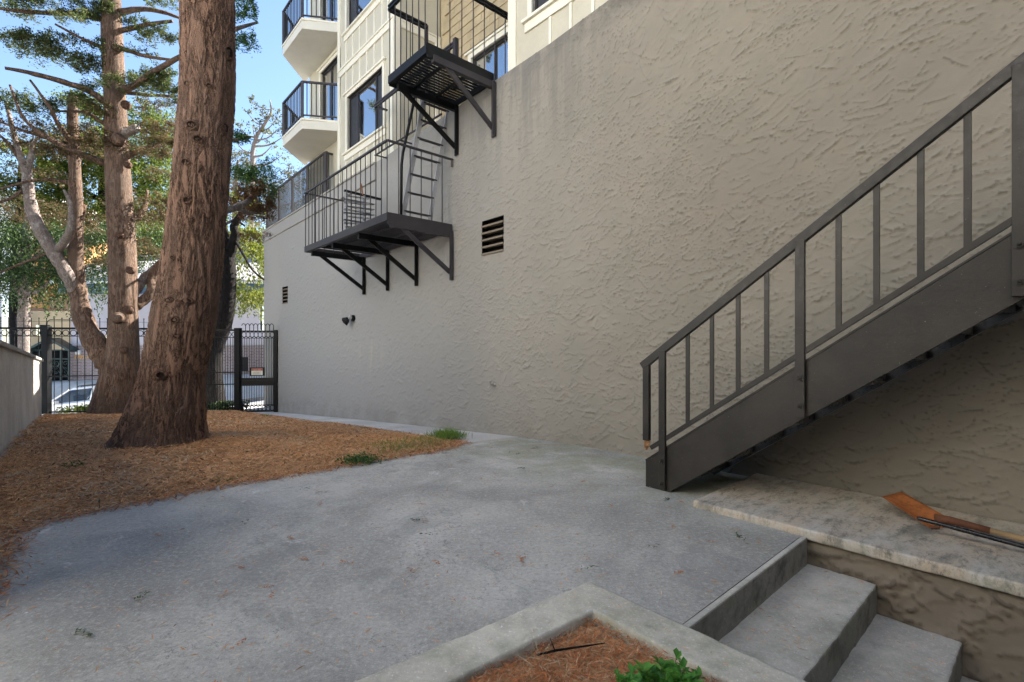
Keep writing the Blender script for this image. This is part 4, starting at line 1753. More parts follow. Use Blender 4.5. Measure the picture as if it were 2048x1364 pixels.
def fence_bay(root, a, b, step, top, dense, hooks, ringR, mids=(.55,), ringrow=True):
    d = (b - a)
    L = d.length
    ang = math.atan2(d.y, d.x)
    base = wloc(root)
    k = max(2, int(round(L / step)))
    rm = MB()
    za, zb_ = zg(a.y) + .06, zg(b.y) + .06
    rm.bar((a.x, a.y, top), (b.x, b.y, top), .04, .06)
    rm.build('rail', M_FENCE, root)
    rm = MB()
    if ringrow:
        rm.bar((a.x, a.y, top - .23), (b.x, b.y, top - .23), .025, .022)
    for zz in mids:
        rm.build('rail', M_FENCE, root)
        rm = MB()
        rm.bar((a.x, a.y, zz), (b.x, b.y, zz), .03, .03)
    rm.build('rail', M_FENCE, root)
    rm = MB()
    rm.bar((a.x, a.y, za), (b.x, b.y, zb_), .035, .035)
    if not hooks:
        rm.build('rail', M_FENCE, root)
        rm = MB()
        rm.bar((a.x, a.y, top + .20), (b.x, b.y, top + .20), .008, .008)
    rm.build('rail', M_FENCE, root)
    for i in range(1, k):
        p = a + d * (i / k)
        zlo = zg(p.y) + .03
        o = link('picket', PKM, root, Vector((p.x, p.y, zlo)) - base)
        o.scale = (1, 1, top - .01 - zlo - (.23 if dense else 0))
    kr = max(2, int(round(L / (ringR * 2 + .03))))
    for i in range(kr):
        p = a + d * ((i + .5) / kr)
        if ringrow:
            link('ring', RINGS[ringR], root, Vector((p.x, p.y, top - .135)) - base, (0, 0, ang))
        q_ = a + d * (i / kr)
        link('hook' if hooks else 'finial', HOOK if hooks else SPIKE, root, Vector((q_.x, q_.y, top + .03)) - base, (0, 0, ang))


RINGS = {.082: ring_mesh(.082, .011, M_FENCE), .055: ring_mesh(.055, .010, M_FENCE)}


def fpost(root, p, top, w=.055):
    MB().box(p.x - w, p.x + w, p.y - w, p.y + w, zg(p.y) - .1, top).build('post', M_FENCE, root, bevel=.006)


pL, pA, pM, pG = fpt(-190), fpt(93), fpt(345), fpt(476)
fence_bay(fen, pL, pA, .195, ZT, False, False, .082, mids=(.30,))
fence_bay(fen, pA, pM, .195, ZT, False, False, .082, mids=(.30,))
fence_bay(fen, pM, pG, .074, ZT - .03, True, True, .082, mids=(.36, -.02))
fpost(fen, pA, ZT + .07, .085)
fpost(fen, pM, ZT + .05)
bow = MB()
bow.tube([pA + Vector((0, 0, ZT + .05)), pA + Vector((.02, 0, ZT + .20)), pA + Vector((.10, 0, ZT + .25)), pA + Vector((.9, .18, ZT + .25))], .014, 6)
bow.build('curved_bar', M_FENCE, fen, smooth=True)

gt = empty('iron_gate', fpt(515) + Vector((0, 0, -.95)), 'black iron gate with rings, hooked top and solid kick plate beside the stucco wall', 'gate')
gA, gB = fpt(484), fpt(548)
fpost(gt, fpt(476), 1.76, .085)
fpost(gt, fpt(552), 1.70, .055)
gd = gB - gA
gang = math.atan2(gd.y, gd.x)
for z, hgt in ((1.66, .045), (1.44, .02), (-.70, .02), (-.90, .04)):
    MB().bar((gA.x, gA.y, z), (gB.x, gB.y, z), .035, hgt).build('rail', M_FENCE, gt)
gp = MB()
gp.bar((gA.x, gA.y, .045), (gB.x, gB.y, .045), .04, .25)
gp.bar((gA.x, gA.y - .025, .045), (gB.x, gB.y - .025, .045), .03, .10)
gp.build('lock_plate', M_FE_DARK, gt)
for i in range(19):
    p = gA + gd * ((i + .5) / 19)
    o = link('picket', PKM, gt, Vector((p.x, p.y, -.70)) - wloc(gt))
    o.scale = (.9, .9, 2.14)
for i in range(8):
    p = gA + gd * ((i + .5) / 8)
    for z in (1.55, -.80):
        o = link('ring', RINGS[.055], gt, Vector((p.x, p.y, z)) - wloc(gt), (0, 0, gang))
        o.scale = (1.15, 1, 1.55)
    q_ = gA + gd * ((i + .9) / 8)
    link('hook', HOOK, gt, Vector((q_.x, q_.y, 1.68)) - wloc(gt), (0, 0, gang))
sg = empty('gate_sign', fpt(516) + Vector((0, -.05, .37)), 'small framed notice with red heading on the iron gate', 'sign')
c = fpt(516) + Vector((0, -.05, .37))
dx = gd.normalized()


def sgbox(x0, x1, z0, z1, y0, y1, name, mat, parent=sg):
    pts = []
    for z in (z0, z1):
        for x, y in ((x0, y0), (x1, y0), (x1, y1), (x0, y1)):
            v = c + dx * x + Vector((-dx.y, dx.x, 0)) * y
            pts.append((v.x, v.y, c.z + z))
    return MB().hexa(pts).build(name, mat, parent)


sgbox(-.21, .21, -.135, .135, -.012, .012, 'frame', M_FE_DARK)
sgbox(-.165, .165, -.105, .028, -.017, -.0125, 'face', M_SIGNC)
hd = sgbox(-.165, .165, .030, .105, -.017, -.0125, 'heading', M_SIGNR)
for x0, x1 in ((-.145, -.12), (-.008, .014), (.12, .145)):
    sgbox(x0, x1, .042, .072, -.019, -.0172, 'mark', M_SIGNK, hd)
for k, (x0, x1) in enumerate(((-.10, .13), (-.13, .07), (-.12, .12))):
    sgbox(x0, x1, -.015 - k * .032, -.004 - k * .032, -.019, -.0172, 'text_line', M_GALV_DARK)

# =========================================================== SHOVEL AND ROD ON THE SLAB
sh = empty('shovel', (2.9, 3.45, .06), 'rusty shovel with worn wooden handle lying on the concrete slab', 'shovel')
TL, TRt, BR, BL = Vector((2.766, 3.66, .150)), Vector((2.95, 3.71, .172)), Vector((2.965, 3.30, .105)), Vector((2.80, 3.285, .062))
nu, nvv = 9, 13
vs, fs = [], []
for i in range(nvv):
    f = i / (nvv - 1)
    for j in range(nu):
        g_ = j / (nu - 1)
        p = TL.lerp(TRt, g_).lerp(BL.lerp(BR, g_), f)
        dish = (1 - (2 * g_ - 1) ** 2)
        p = p + Vector((0, 0, -.035 * dish * (.4 + .6 * f)))
        if f < .3:
            p = p + (TL - BL).normalized() * .02 * dish * (1 - f / .3)
        vs.append(p)
for i in range(nvv - 1):
    for j in range(nu - 1):
        a = i * nu + j
        fs.append((a, a + 1, a + nu + 1, a + nu))
o = MB().add(vs, fs).build('blade', M_RUST, sh, smooth=True)
so_ = o.modifiers.new('thickness', 'SOLIDIFY')
so_.thickness = .004
stp = MB()
stp.tube([BL + Vector((-.0, -.005, .0)), BL + Vector((.03, -.03, .012)), BL.lerp(BR, .35) + Vector((0, -.012, .01))], [.012, .014, .010], 8)
stp.build('foot_step', M_RUST_DARK, sh, smooth=True)
hA = BL.lerp(BR, .55) + Vector((0, .05, .010))
hB = Vector((3.055, 3.13, .098))
hC = Vector((3.60, 2.22, .082))
MB().tube([hA, hA.lerp(hB, .3) + Vector((0, 0, .012)), hA.lerp(hB, .7) + Vector((0, 0, .006)), hB], [.034, .026, .022, .021], 12).build('socket', M_RUST_DARK, sh, smooth=True)
MB().tube([hB, hB.lerp(hC, .5), hC], [.0185, .019, .018], 12).build('handle', M_WOODHANDLE, sh, smooth=True)
rd = MB()
r0, r1 = Vector((2.655, 3.215, .150)), Vector((3.02, 2.86, .100))
r2 = r0 + (r1 - r0) * 2.9
r2.z = .066
rd.tube([r0, r0.lerp(r1, .02), r0.lerp(r1, .35), r1, r2], [.008, .014, .014, .0135, .013], 12)
tag(rd.build('black_rod', M_BLACKROD, smooth=True), 'thin black metal rod lying across the rusty shovel blade', 'rod')

# =========================================================== ACROSS THE STREET
def pbox(mb, px0, px1, py0, py1, Y, depth, m=0):
    """box whose front face, at distance Y, fills the pixel rectangle; it reaches `depth` back"""
    a, b = P(px0, py1, Y), P(px1, py0, Y)
    return mb.box(a[0], b[0], Y, Y + depth, a[2], b[2], m)


YH = 27.0
hs = empty('row_house', P(330, 760, YH), 'pale lilac house with blue eaves band and brick base across the street', 'house')
m = MB()
wins = [(198, 220, 671, 692), (425, 441, 612, 652), (521, 541, 612, 660), (308, 324, 612, 650), (-20, -10, 600, 640)]
bricks = (142, 720, 692, 775)
X0, X1 = P(142, 0, YH)[0], P(760, 0, YH)[0]
zA, zB, zC = P(0, 692, YH)[2], P(0, 590, YH)[2], P(0, 566, YH)[2]
holes = []
for a, b, c, d in wins[:4]:
    p, q_ = P(a, d, YH), P(b, c, YH)
    holes.append((p[0], q_[0], p[2], q_[2]))
A = sorted({X0, X1, *[x for h in holes for x in h[:2]]})
B = sorted({zA, zB + .06, *[x for h in holes for x in h[2:]]})
for a, b in zip(A[:-1], A[1:]):
    for c_, d_ in zip(B[:-1], B[1:]):
        if not any(h[0] - 1e-6 <= a and b <= h[1] + 1e-6 and h[2] - 1e-6 <= c_ and d_ <= h[3] + 1e-6 for h in holes):
            m.box(a, b, YH, YH + .3, c_, d_)
m.box(X0, X1, YH + .31, YH + 8, zA - 2, zB)
m.build('wall', M_LILAC, hs)
for h in holes:
    w_ = MB()
    w_.box(h[0] - .05, h[0], YH - .03, YH + .1, h[2] - .05, h[3] + .05).box(h[1], h[1] + .05, YH - .03, YH + .1, h[2] - .05, h[3] + .05)
    w_.box(h[0], h[1], YH - .03, YH + .1, h[3], h[3] + .05).box(h[0], h[1], YH - .05, YH + .1, h[2] - .05, h[2])
    w_.box(h[0], h[1], YH + .02, YH + .06, (h[2] + h[3]) / 2 - .02, (h[2] + h[3]) / 2 + .02)
    f_ = w_.build('window', M_WHITE, hs)
    MB().box(h[0] + .001, h[1] - .001, YH + .08, YH + .10, h[2] + .001, h[3] - .001).build('pane', M_GLASS, f_)
br = MB().box(X0 - .03, X1, YH - .06, YH + .3, zA - 2.4, zA)
o = br.build('brick_base', M_BRICK, hs)
l = o.data.uv_layers.new(name='UVMap')
for lp in o.data.loops:
    cco = o.data.vertices[lp.vertex_index].co
    l.data[lp.index].uv = (cco.x, cco.z)
MB().box(X0 - .03, X1, YH - .09, YH + .02, zA + .003, zA + .06).build('brick_cap', M_CAPSTONE, hs)
gv = MB()
p, q_ = P(483, 742, YH), P(497, 714, YH)
gv.box(p[0], q_[0], YH - .09, YH - .062, p[2], q_[2])
gv.build('vent_grille', M_FE_DARK, hs)
MB().box(X0 - .4, X1, YH - .35, YH + .3, zB + .062, zC).build('fascia', M_BLUE, hs)
rf = MB()
rf.add([(X0 - .6, YH - .6, zC - .05), (X1, YH - .6, zC - .05), (X1, YH + 4.5, zC + 2.3), (X0 - .6, YH + 4.5, zC + 2.3),
        (X0 - .6, YH - .6, zC + .08), (X1, YH - .6, zC + .08), (X1, YH + 4.5, zC + 2.43), (X0 - .6, YH + 4.5, zC + 2.43)],
       [(0, 3, 2, 1), (4, 5, 6, 7), (0, 1, 5, 4), (1, 2, 6, 5), (2, 3, 7, 6), (3, 0, 4, 7)])
rf.build('roof', M_ROOF, hs)
gu = MB().box(X0 - .6, X1, YH - .72, YH - .61, zC - .10, zC + .03)
gu.build('gutter', M_WHITE, hs)
up = MB()
for k in range(6):
    x = X0 + 2 + k * 3.4
    up.box(x, x + 1.5, YH + 4.3, YH + 4.4, zC + 2.6, zC + 3.4)
up.box(X0 + 6.0, X1, YH + 4.42, YH + 10, zC + 2.2, zC + 3.8)
up.build('upper_storey', M_LILAC, hs)
wl = MB()
p, q_ = P(157, 709, YH), P(165, 700, YH)
wl.box(p[0], q_[0], YH - .20, YH - .065, p[2], q_[2])
wl.build('porch_lamp', M_WHITE, hs)
tx = bpy.data.curves.new('house_number', 'FONT')
tx.body = '1791-A'
tx.size = .30
tx.extrude = .012
tx.materials.append(M_GOLD)
to = bpy.data.objects.new('house_number', tx)
COL.objects.link(to)
to.parent = hs
to.location = Vector(P(148, 718, YH - .085)) - wloc(hs)
to.rotation_euler = (math.radians(90), 0, 0)
me_ = bpy.data.meshes.new_from_object(to)
loc_, rot_ = to.location.copy(), to.rotation_euler.copy()
bpy.data.objects.remove(to)
link('house_number', me_, hs, loc_, rot_)

# arched porch gate of dark green iron, with its little gabled roof
pg = empty('porch_gate', P(100, 757, 26.6), 'dark green scrolled iron porch gate under a small gable', 'gate')
g = MB()
for px in (62, 78, 100, 121, 137):
    pbox(g, px - 1.3, px + 1.3, 700, 768, 26.6, .06)
for py in (700, 718, 753):
    pbox(g, 62, 137, py - 1, py + 1, 26.58, .05)
g.build('bars', M_GREENIRON, pg)
sc_ = MB()
for i in range(26):
    cx_, cy_ = 66 + (i % 8) * 9.3, 724 + (i // 8) * 9 + (i % 2) * 3
    c3 = Vector(P(cx_, cy_, 26.62))
    R_ = .10 + .03 * (i % 3)
    sc_.tube([c3 + Vector((R_ * (1 - k / 16) * math.cos(k * .55 + i), 0, R_ * (1 - k / 16) * math.sin(k * .55 + i))) for k in range(15)], .016, 4)
sc_.build('scrolls', M_GREENIRON, pg)
g = MB()
ap = P(100, 676, 26.4)
for px in (52, 142):
    e = P(px, 700, 26.4)
    g.hexa([(ap[0], 26.3, ap[2] - .10), (e[0], 26.3, e[2] - .10), (e[0], 27.0, e[2] - .10), (ap[0], 27.0, ap[2] - .10),
            (ap[0], 26.3, ap[2] + .02), (e[0], 26.3, e[2] + .02), (e[0], 27.0, e[2] + .02), (ap[0], 27.0, ap[2] + .02)])
g.build('gable', M_GREENIRON, pg)

# timber house and glazed bay to the left
th = empty('timber_house', P(70, 765, 28), 'orange timber house with slatted boards and cream porch wall across the street', 'house')
m = MB()
pbox(m, 62, 142, 440, 590, 28.2, 6)
pbox(m, 30, 142, 628, 690, 28.4, 6)
m.build('wall', M_ORANGE, th)
m = MB()
pbox(m, 62, 141, 622, 700, 27.9, .25)
m.build('porch_wall', M_CREAMH, th)
for k in range(7):
    m = MB()
    pbox(m, 61, 95, 545 + k * 10.5, 553 + k * 10.5, 28.05, .12)
    m.build('board', M_ORANGE, th)
m = MB()
pbox(m, 72, 100, 650, 672, 27.86, .03)
m.build('window', M_GLASS, th)
m = MB()
pbox(m, -420, 61, 380, 790, 28.6, 6)
m.build('side_wall', M_WHITE, th)
for px in (4, 22, 40, -14, -34, -60):
    m = MB()
    pbox(m, px, px + 13, 592, 706, 28.55, .04)
    m.build('bay_pane', M_GLASS, th)
m = MB()
pbox(m, 60, 142, 700, 790, 28.0, .3)
m.build('dark_porch', M_DARK, th)

# far hill with its woods
hl = MB()
hx = np.linspace(-160, 60, 60)
hp = 34 + 8 * np.sin(hx * .05 + 1.3) - 20 * sstep(hx, -34, 10)
Vh, qh, _ = grid(lambda x, r: np.stack([x, 70 + r * 80 + 0 * x, -4 + (np.interp(x, hx, hp) + 4) * np.sin(r * 1.4) + 0 * x], -1), hx, np.linspace(0, 1, 14))
M_HILL = paint('hill_green', (.085, .10, .040), .95, .45, bump=.0, scale=.3)
tag(link('hill', np_mesh('hill', Vh, qh, M_HILL, True)), kind='structure')
lv = Leaves()
for i in range(130):
    x, r = RNG.uniform(-130, -8), RNG.uniform(.02, .9)
    z = -4 + (np.interp(x, hx, hp) + 4) * math.sin(r * 1.4)
    lv.clumps((x, 70 + r * 80, z + 2), (3.6, 3.6, 3.4), 16, 24, .9, .22)
tag(lv.build('hill_woods', M_LEAFP), kind='stuff')

# unseen block added beyond the low wall to bounce sunlight into the yard
nb = empty('bounce_house', W(-4, -8.5, 0), 'added unseen cream block beyond the low concrete wall, bouncing sunlight into the yard', 'house')
m = MB()
m.wbox(-24, 10.0, -18, -8.5, -2, 13.0)
m.build('wall', M_RENDERED, nb)
m = MB()
m.wbox(-24.3, 10.3, -18.3, -8.2, 13.0, 13.25)
m.build('roof', M_ROOF, nb)
for k in range(6):
    m = MB()
    m.wbox(-19 + k * 4, -17.6 + k * 4, -8.5, -8.46, 2.2, 3.8)
    m.build('window', M_GLASS, nb)
hg = empty('shade_hedge', W(-4, -3.4, 0), 'added unseen leafy screen keeping light off the wall under the stair', 'shade_hedge')
m = MB()  # unseen dark screen, added to keep light from under the stair
m.wbox(-16, 2.3, -4.0, -3.0, -.2, 4.4)
m.build('stems', M_DARK, hg)  # solid dark core of the added light block
lv = Leaves()
nn_ = 26000
S_ = RNG.uniform(-16.2, 2.5, nn_)
T_ = np.where(RNG.random(nn_) < .75, -3.0 + np.abs(RNG.normal(0, .12, nn_)), RNG.uniform(-4, -3, nn_))
Z_ = np.where(T_ > -3.0, RNG.uniform(0, 4.55, nn_), 4.4 + np.abs(RNG.normal(0, .12, nn_)))
lv.put(wv(S_, T_, Z_), RNG.normal(size=(nn_, 3)), .12, .07)
lv.build('leaves', M_LEAFD, hg)
wg = MB()  # unseen wall added to block light reaching under the stair
wg.wbox(-5.4, -5.0, -3.5, 4.9, -2.5, 6.5)
wg.build('shade_wall', M_STUCCO_LOW, bld)
ng = MB()  # unseen pale ground added to lift the light in the yard
ng.add([W(-30, -20, -.02), W(8, -20, -.02), W(8, -2.45, -.02), W(-30, -2.45, -.02)], [(0, 1, 2, 3)])
ng.add([W(-30, -2.45, -.02), W(-3.02, -2.45, -.02), W(-3.02, 1.8, -.02), W(-30, 1.8, -.02)], [(0, 1, 2, 3)])
tag(ng.build('added_side_ground', M_WALKWAY, fix=False), kind='structure')


# =========================================================== PARKED CARS
def car(label, body, sc=(1, 1, 1), suv=True):
    root = empty('parked_car', (0, 0, 0), label, 'car', 'parked cars')
    L, Wd, H = 4.6, 1.82, 1.52
    m = MB()
    prof = [(-2.25, .32), (-2.28, .62), (-2.20, .92), (-1.25, 1.0), (1.75, 1.02), (2.18, .98), (2.27, .6), (2.22, .30)]
    k = len(prof)
    vs = []
    for y, ins in ((-.91, 0), (-.80, 0), (.80, 0), (.91, 0)):
        for x, z in prof:
            f = .97 if abs(y) > .85 else 1.0
            vs.append((x * f, y, z if z < .9 or abs(y) < .85 else z - .05))
    fs = []
    for j in range(3):
        for i in range(k):
            fs.append((j * k + i, j * k + (i + 1) % k, (j + 1) * k + (i + 1) % k, (j + 1) * k + i))
    fs += [tuple(range(k))[::-1], tuple(3 * k + i for i in range(k))]
    m.add(vs, fs)
    m.build('body', body, root, bevel=.03)
    rfz, rx0, rx1 = 1.50, -.55, (1.85 if suv else 1.1)
    m = MB()
    bx0, bx1 = -1.30, (2.20 if suv else 2.0)
    # pillars and roof skin
    m.hexa([(rx0, -.66, rfz - .07), (rx1, -.66, rfz - .07), (rx1, .66, rfz - .07), (rx0, .66, rfz - .07),
            (rx0 + .08, -.60, rfz), (rx1 - .05, -.60, rfz), (rx1 - .05, .60, rfz), (rx0 + .08, .60, rfz)])
    for y in (-1, 1):
        for x0, x1 in ((bx0, rx0), (.35, .35), (1.25 if suv else 1.0, 1.25 if suv else .9), (bx1, rx1)):
            m.bar((x0, y * .83, 1.0), (x1, y * .655, rfz - .06), .07, .05)
    m.build('roof', body, root, bevel=.015)
    gl = [((bx0 + .06, -.80, 1.0), (bx1 - .06, -.80, 1.0), (rx1 - .03, -.65, rfz - .075), (rx0 + .03, -.65, rfz - .075)),
          ((bx0 + .06, .80, 1.0), (bx1 - .06, .80, 1.0), (rx1 - .03, .65, rfz - .075), (rx0 + .03, .65, rfz - .075)),
          ((bx0 + .04, -.78, 1.0), (bx0 + .04, .78, 1.0), (rx0 + .03, .64, rfz - .075), (rx0 + .03, -.64, rfz - .075)),
          ((bx1 - .04, -.78, 1.0), (bx1 - .04, .78, 1.0), (rx1 - .03, .64, rfz - .075), (rx1 - .03, -.64, rfz - .075))]
    for g_ in gl:
        MB().add(g_, [(0, 1, 2, 3)]).build('window', M_CARGLASS, root, fix=False)
    for y in (-.56, .56):
        m = MB()
        m.tube([(rx0 + .2, y, rfz), (rx0 + .3, y, rfz + .05), (rx1 - .3, y, rfz + .05), (rx1 - .2, y, rfz)], .018, 6)
        m.build('roof_rail', M_FE_DARK, root, smooth=True)
    for x in (-.55, .75):
        m = MB()
        m.box(x - .26, x + .26, -.25 - .5, -.25, .55, .68).box(x + .16, x + .30, -.72, -.28, .68, 1.22)
        m.box(x - .26, x + .26, .25, .75, .55, .68).box(x + .16, x + .30, .28, .72, .68, 1.22)
        m.build('seat', M_FE_DARK, root, bevel=.03)
    for x in (-1.42, 1.40):
        for y in (-.82, .82):
            m = MB()
            m.tube([(x, y - .10, .33), (x, y + .10, .33)], .33, 20)
            w_ = m.build('wheel', M_TYRE, root)
            m = MB()
            sy = 1 if y > 0 else -1
            m.tube([(x, y + sy * .07, .33), (x, y + sy * .108, .33)], .21, 12)
            m.build('rim', M_RIM, w_)
    for y in (-.66, .66):
        MB().box(-2.245, -2.10, y - .18, y + .18, .66, .80).build('headlight', M_WHITE, root, bevel=.02)
        MB().box(2.13, 2.262, y - .14, y + .14, .70, .92).build('tail_light', M_SIGNR, root, bevel=.02)
        MB().box(-.98, -.82, y / .66 * .90 - .09, y / .66 * .90 + .09, .98, 1.10).build('mirror', body, root, bevel=.02)
    return root


cw = car('white parked car with roof rails behind the iron fence', M_CARW)
cw.location = (-15.6, 18.7, street_z(np.array([-15.6]), np.array([18.7]))[0] - .12)
cw.rotation_euler = (0, -math.atan(.11), 0)
cb = car('bright blue parked car on the far side of the street', M_CARB)
cb.location = (-18.6, 22.2, street_z(np.array([-18.6]), np.array([22.2]))[0] - .12)
cb.rotation_euler = (0, -math.atan(.10), math.pi)
cb.rotation_euler = (0, -math.atan(.10), 0)


# =========================================================== TREES
def trunk_mesh(root, rows, mat, seg, per, lobes=0.0, name='trunk', foot=None):
    """a lofted trunk with lobes that swell into root flares near the ground"""
    ctrl = [(*P(px, py, Y), r * Y / F) for px, py, Y, r in rows]
    sp = spline(ctrl, per)
    vs = []
    n = len(sp)
    z0 = sp[0][2]
    for i, (x, y, z, r) in enumerate(sp):
        hgt = z - z0
        fl = math.exp(-hgt / .42)
        for k in range(seg):
            a = 2 * math.pi * k / seg
            lob = lobes * (mnoise.noise((math.cos(a) * 1.6, math.sin(a) * 1.6, hgt * .35)) * .8 + mnoise.noise((math.cos(a) * 4, math.sin(a) * 4, hgt * .8 + 4)) * .35)
            rr = r * (1 + lob * (.35 + 1.2 * fl))
            vs.append((x + math.cos(a) * rr, y + math.sin(a) * rr, z))
    fs = []
    for i in range(n - 1):
        for k in range(seg):
            k2 = (k + 1) % seg
            fs.append((i * seg + k, i * seg + k2, (i + 1) * seg + k2, (i + 1) * seg + k))
    fs.append(tuple((n - 1) * seg + k for k in range(seg)))
    m = MB()
    m.add(vs, fs)
    o = m.build(name, mat, root, smooth=True, fix=False)
    return o, sp


# --- the big cypress in the yard
YB = 6.05
big = empty('cypress_tree', (P(312, 905, YB)[0], YB, -.06), 'large leaning cypress with thick furrowed brown trunk and flared base', 'tree')
rows = [(318, 940, YB, 122.0), (318, 914, YB, 110.0), (320, 892, YB, 93.0), (327, 862, YB, 77.0), (334, 825, YB, 69.0), (344, 770, YB, 58.0), (357, 700, YB, 55.2), (372, 620, YB, 54.3), (384, 540, YB, 52.4), (392, 460, YB, 50.6),
        (400, 380, YB, 49.2), (405, 310, YB, 48.8), (410, 250, YB, 48.8), (414, 200, YB, 47.8), (416, 110, YB, 47.4), (416, 0, YB, 46.0), (418, -150, YB, 42.3), (424, -420, YB, 35.0), (430, -800, YB, 23.9), (436, -1200, YB, 9.2)]
o, spb = trunk_mesh(big, rows, M_BARK, 150, 22, .16)
kn = [(384, 250, 14, 11), (396, 278, 13, 9), (371, 324, 12, 8), (418, 172, 9, 7), (449, 256, 10, 13), (456, 105, 13, 16), (374, 167, 9, 6), (374, 400, 10, 8), (430, 410, 7, 8), (336, 600, 9, 6), (373, 602, 14, 7),
      (322, 750, 13, 9), (404, 565, 8, 9), (349, 640, 9, 8), (385, 440, 6, 6), (362, 540, 6, 4), (392, 730, 7, 5), (345, 515, 6, 5), (420, 325, 5, 5), (373, 105, 6, 5), (371, 70, 6, 5), (386, 3, 9, 6), (352, 672, 8, 6)]
for i, (px, py, rx, ry) in enumerate(kn):
    z = P(px, py, YB)[2]
    j = int(np.argmin(np.abs(spb[:, 2] - z)))
    cx_, cy_, _, rr = spb[j]
    # where the sight line meets the bark
    xx = (px - CX) / F
    yy = cy_
    for _ in range(6):
        dxx = xx * yy - cx_
        yy = cy_ - math.sqrt(max(rr * rr - min(dxx * dxx, rr * rr * .97), 0))
    c0 = Vector(P(px, py, yy))
    nrm = Vector((c0.x - cx_, c0.y - cy_, 0)).normalized()
    tan = Vector((-nrm.y, nrm.x, 0))
    s_ = yy / F
    vs, fs = [], []
    rad = [1.35, 1.05, .82, .6, .42, .22, .05]
    hgt = [-.30, .16, .42, .50, .20, -.02, .12]
    sg_ = 14
    for q_i, (r_, h_) in enumerate(zip(rad, hgt)):
        for k in range(sg_):
            a = 2 * math.pi * k / sg_
            jit = 1 + .28 * mnoise.noise((math.cos(a) * 2, math.sin(a) * 2, i * 3.1 + q_i * .7))
            vs.append(c0 + tan * (math.cos(a) * rx * r_ * jit * s_) + Vector((0, 0, math.sin(a) * ry * r_ * jit * s_)) + nrm * (h_ * min(rx, ry) * s_ * .85 - .004) - nrm * (.5 * (math.cos(a) * rx * r_ * s_) ** 2 / rr))
    for q_i in range(len(rad) - 1):
        for k in range(sg_):
            k2 = (k + 1) % sg_
            fs.append((q_i * sg_ + k, q_i * sg_ + k2, (q_i + 1) * sg_ + k2, (q_i + 1) * sg_ + k))
    kb_ = MB()
    kb_.add(vs, fs[:3 * sg_], 0)
    kb_.add([], [], 1)
    k0 = len(kb_.v)
    kb_.f += fs[3 * sg_:]
    kb_.mi += [1] * (len(fs) - 3 * sg_)
    kb_.build('knot', [M_KNOTRIM, M_KNOT], big, smooth=True)
LQ = []
LQ.append(([(430, 425, YB + .2, 9), (470, 415, YB + 1.2, 7), (500, 400, YB + 2.0, 5), (530, 372, YB + 2.6, 2.5)], 8, 5, .05))
LQ.append(([(470, 415, YB + 1.2, 5), (495, 425, YB + 1.8, 4), (520, 425, YB + 2.4, 2)], 6, 4, .05))
LQ.append(([(440, 285, YB + .3, 5), (470, 280, YB + .8, 3), (495, 278, YB + 1.2, 1.5)], 6, 4, .05))
LQ.append(([(440, 70, YB + .5, 6), (480, 55, YB + 1.0, 4), (515, 45, YB + 1.6, 2)], 6, 4, .05))
LQ.append(([(425, -600, YB, 10), (300, -760, YB - 1, 7), (180, -800, YB - 2, 3)], 6, 4, .05))
LQ.append(([(430, -700, YB, 10), (560, -860, YB + 1, 7), (680, -900, YB + 2, 3)], 6, 4, .05))
for q_l in LQ:
    limb_part(big, q_l[0], M_BARKP, *q_l[1:], name='limb')


def sprays(lv, lst, k=1.0, leaf=.07):
    for px, py, hw, hh, Y, n in lst:
        c = P(px, py, Y)
        s_ = Y / F
        ang = RNG.uniform(-.5, .5)
        lv.spray(c, (math.cos(ang), math.sin(ang), RNG.uniform(-.12, .12)), hw * 2 * s_, hw * s_ * .85, hh * s_ * 1.2, int(n * k * 1.9), leaf * .82)


lv = Leaves()
sprays(lv, [(510, 345, 48, 20, 8.2, 1500), (525, 375, 36, 22, 8.6, 900), (480, 345, 26, 10, 7.6, 500), (478, 275, 24, 9, 7.0, 420), (487, 25, 26, 12, 7.2, 420), (485, 75, 28, 16, 7.4, 520), (478, -5, 26, 10, 7.2, 320),
            (620, -880, 200, 50, 7.5, 900), (440, -1100, 160, 60, 6, 800)], 1, .05)
lv.build('foliage', M_CYPG, big)
lv = Leaves()
sprays(lv, [(475, 395, 42, 18, 8.0, 1000), (515, 412, 40, 18, 8.4, 900), (495, 370, 30, 12, 8.0, 400), (500, 432, 30, 10, 8.6, 350), (505, 470, 30, 10, 9.2, 350), (535, 405, 18, 20, 8.9, 350)], 1, .05)
lv.build('dead_foliage', M_CYPR, big)

# --- the second cypress, forked, in front of the fence
Y2 = 13.3
t2 = empty('cypress_tree', (P(228, 828, Y2)[0], Y2, zg(Y2)), 'slimmer reddish cypress that forks low into a bent side stem near the fence', 'tree')
rows = [(226, 850, Y2, 50), (228, 832, Y2, 45), (231, 800, Y2, 38), (238, 760, Y2, 33), (245, 715, Y2, 28), (247, 660, Y2, 25), (246, 600, Y2, 24), (245, 520, Y2, 23.5), (240, 420, Y2, 22), (234, 300, Y2, 20), (230, 200, Y2, 18),
        (225, 100, Y2, 18), (222, 0, Y2, 16.5), (218, -150, Y2, 14), (214, -350, Y2, 9), (212, -520, Y2, 3)]
trunk_mesh(t2, rows, M_BARK2, 40, 8, .10)
st_rows = [(236, 752, Y2, 24), (215, 722, Y2 - .1, 22), (192, 690, Y2 - .15, 19.5), (170, 645, Y2 - .2, 17), (157, 595, Y2 - .2, 15), (152, 540, Y2 - .2, 13.5), (152, 460, Y2 - .2, 11.5), (151, 380, Y2 - .2, 10.5), (148, 290, Y2 - .2, 9.5), (145, 230, Y2 - .2, 8.5), (146, 190, Y2 - .2, 7.5)]
sm_ = MB()
limb_into(sm_, st_rows, 16, 6, .02)
sm_.build('side_stem', M_BARK2, t2, smooth=True)
LQ = []
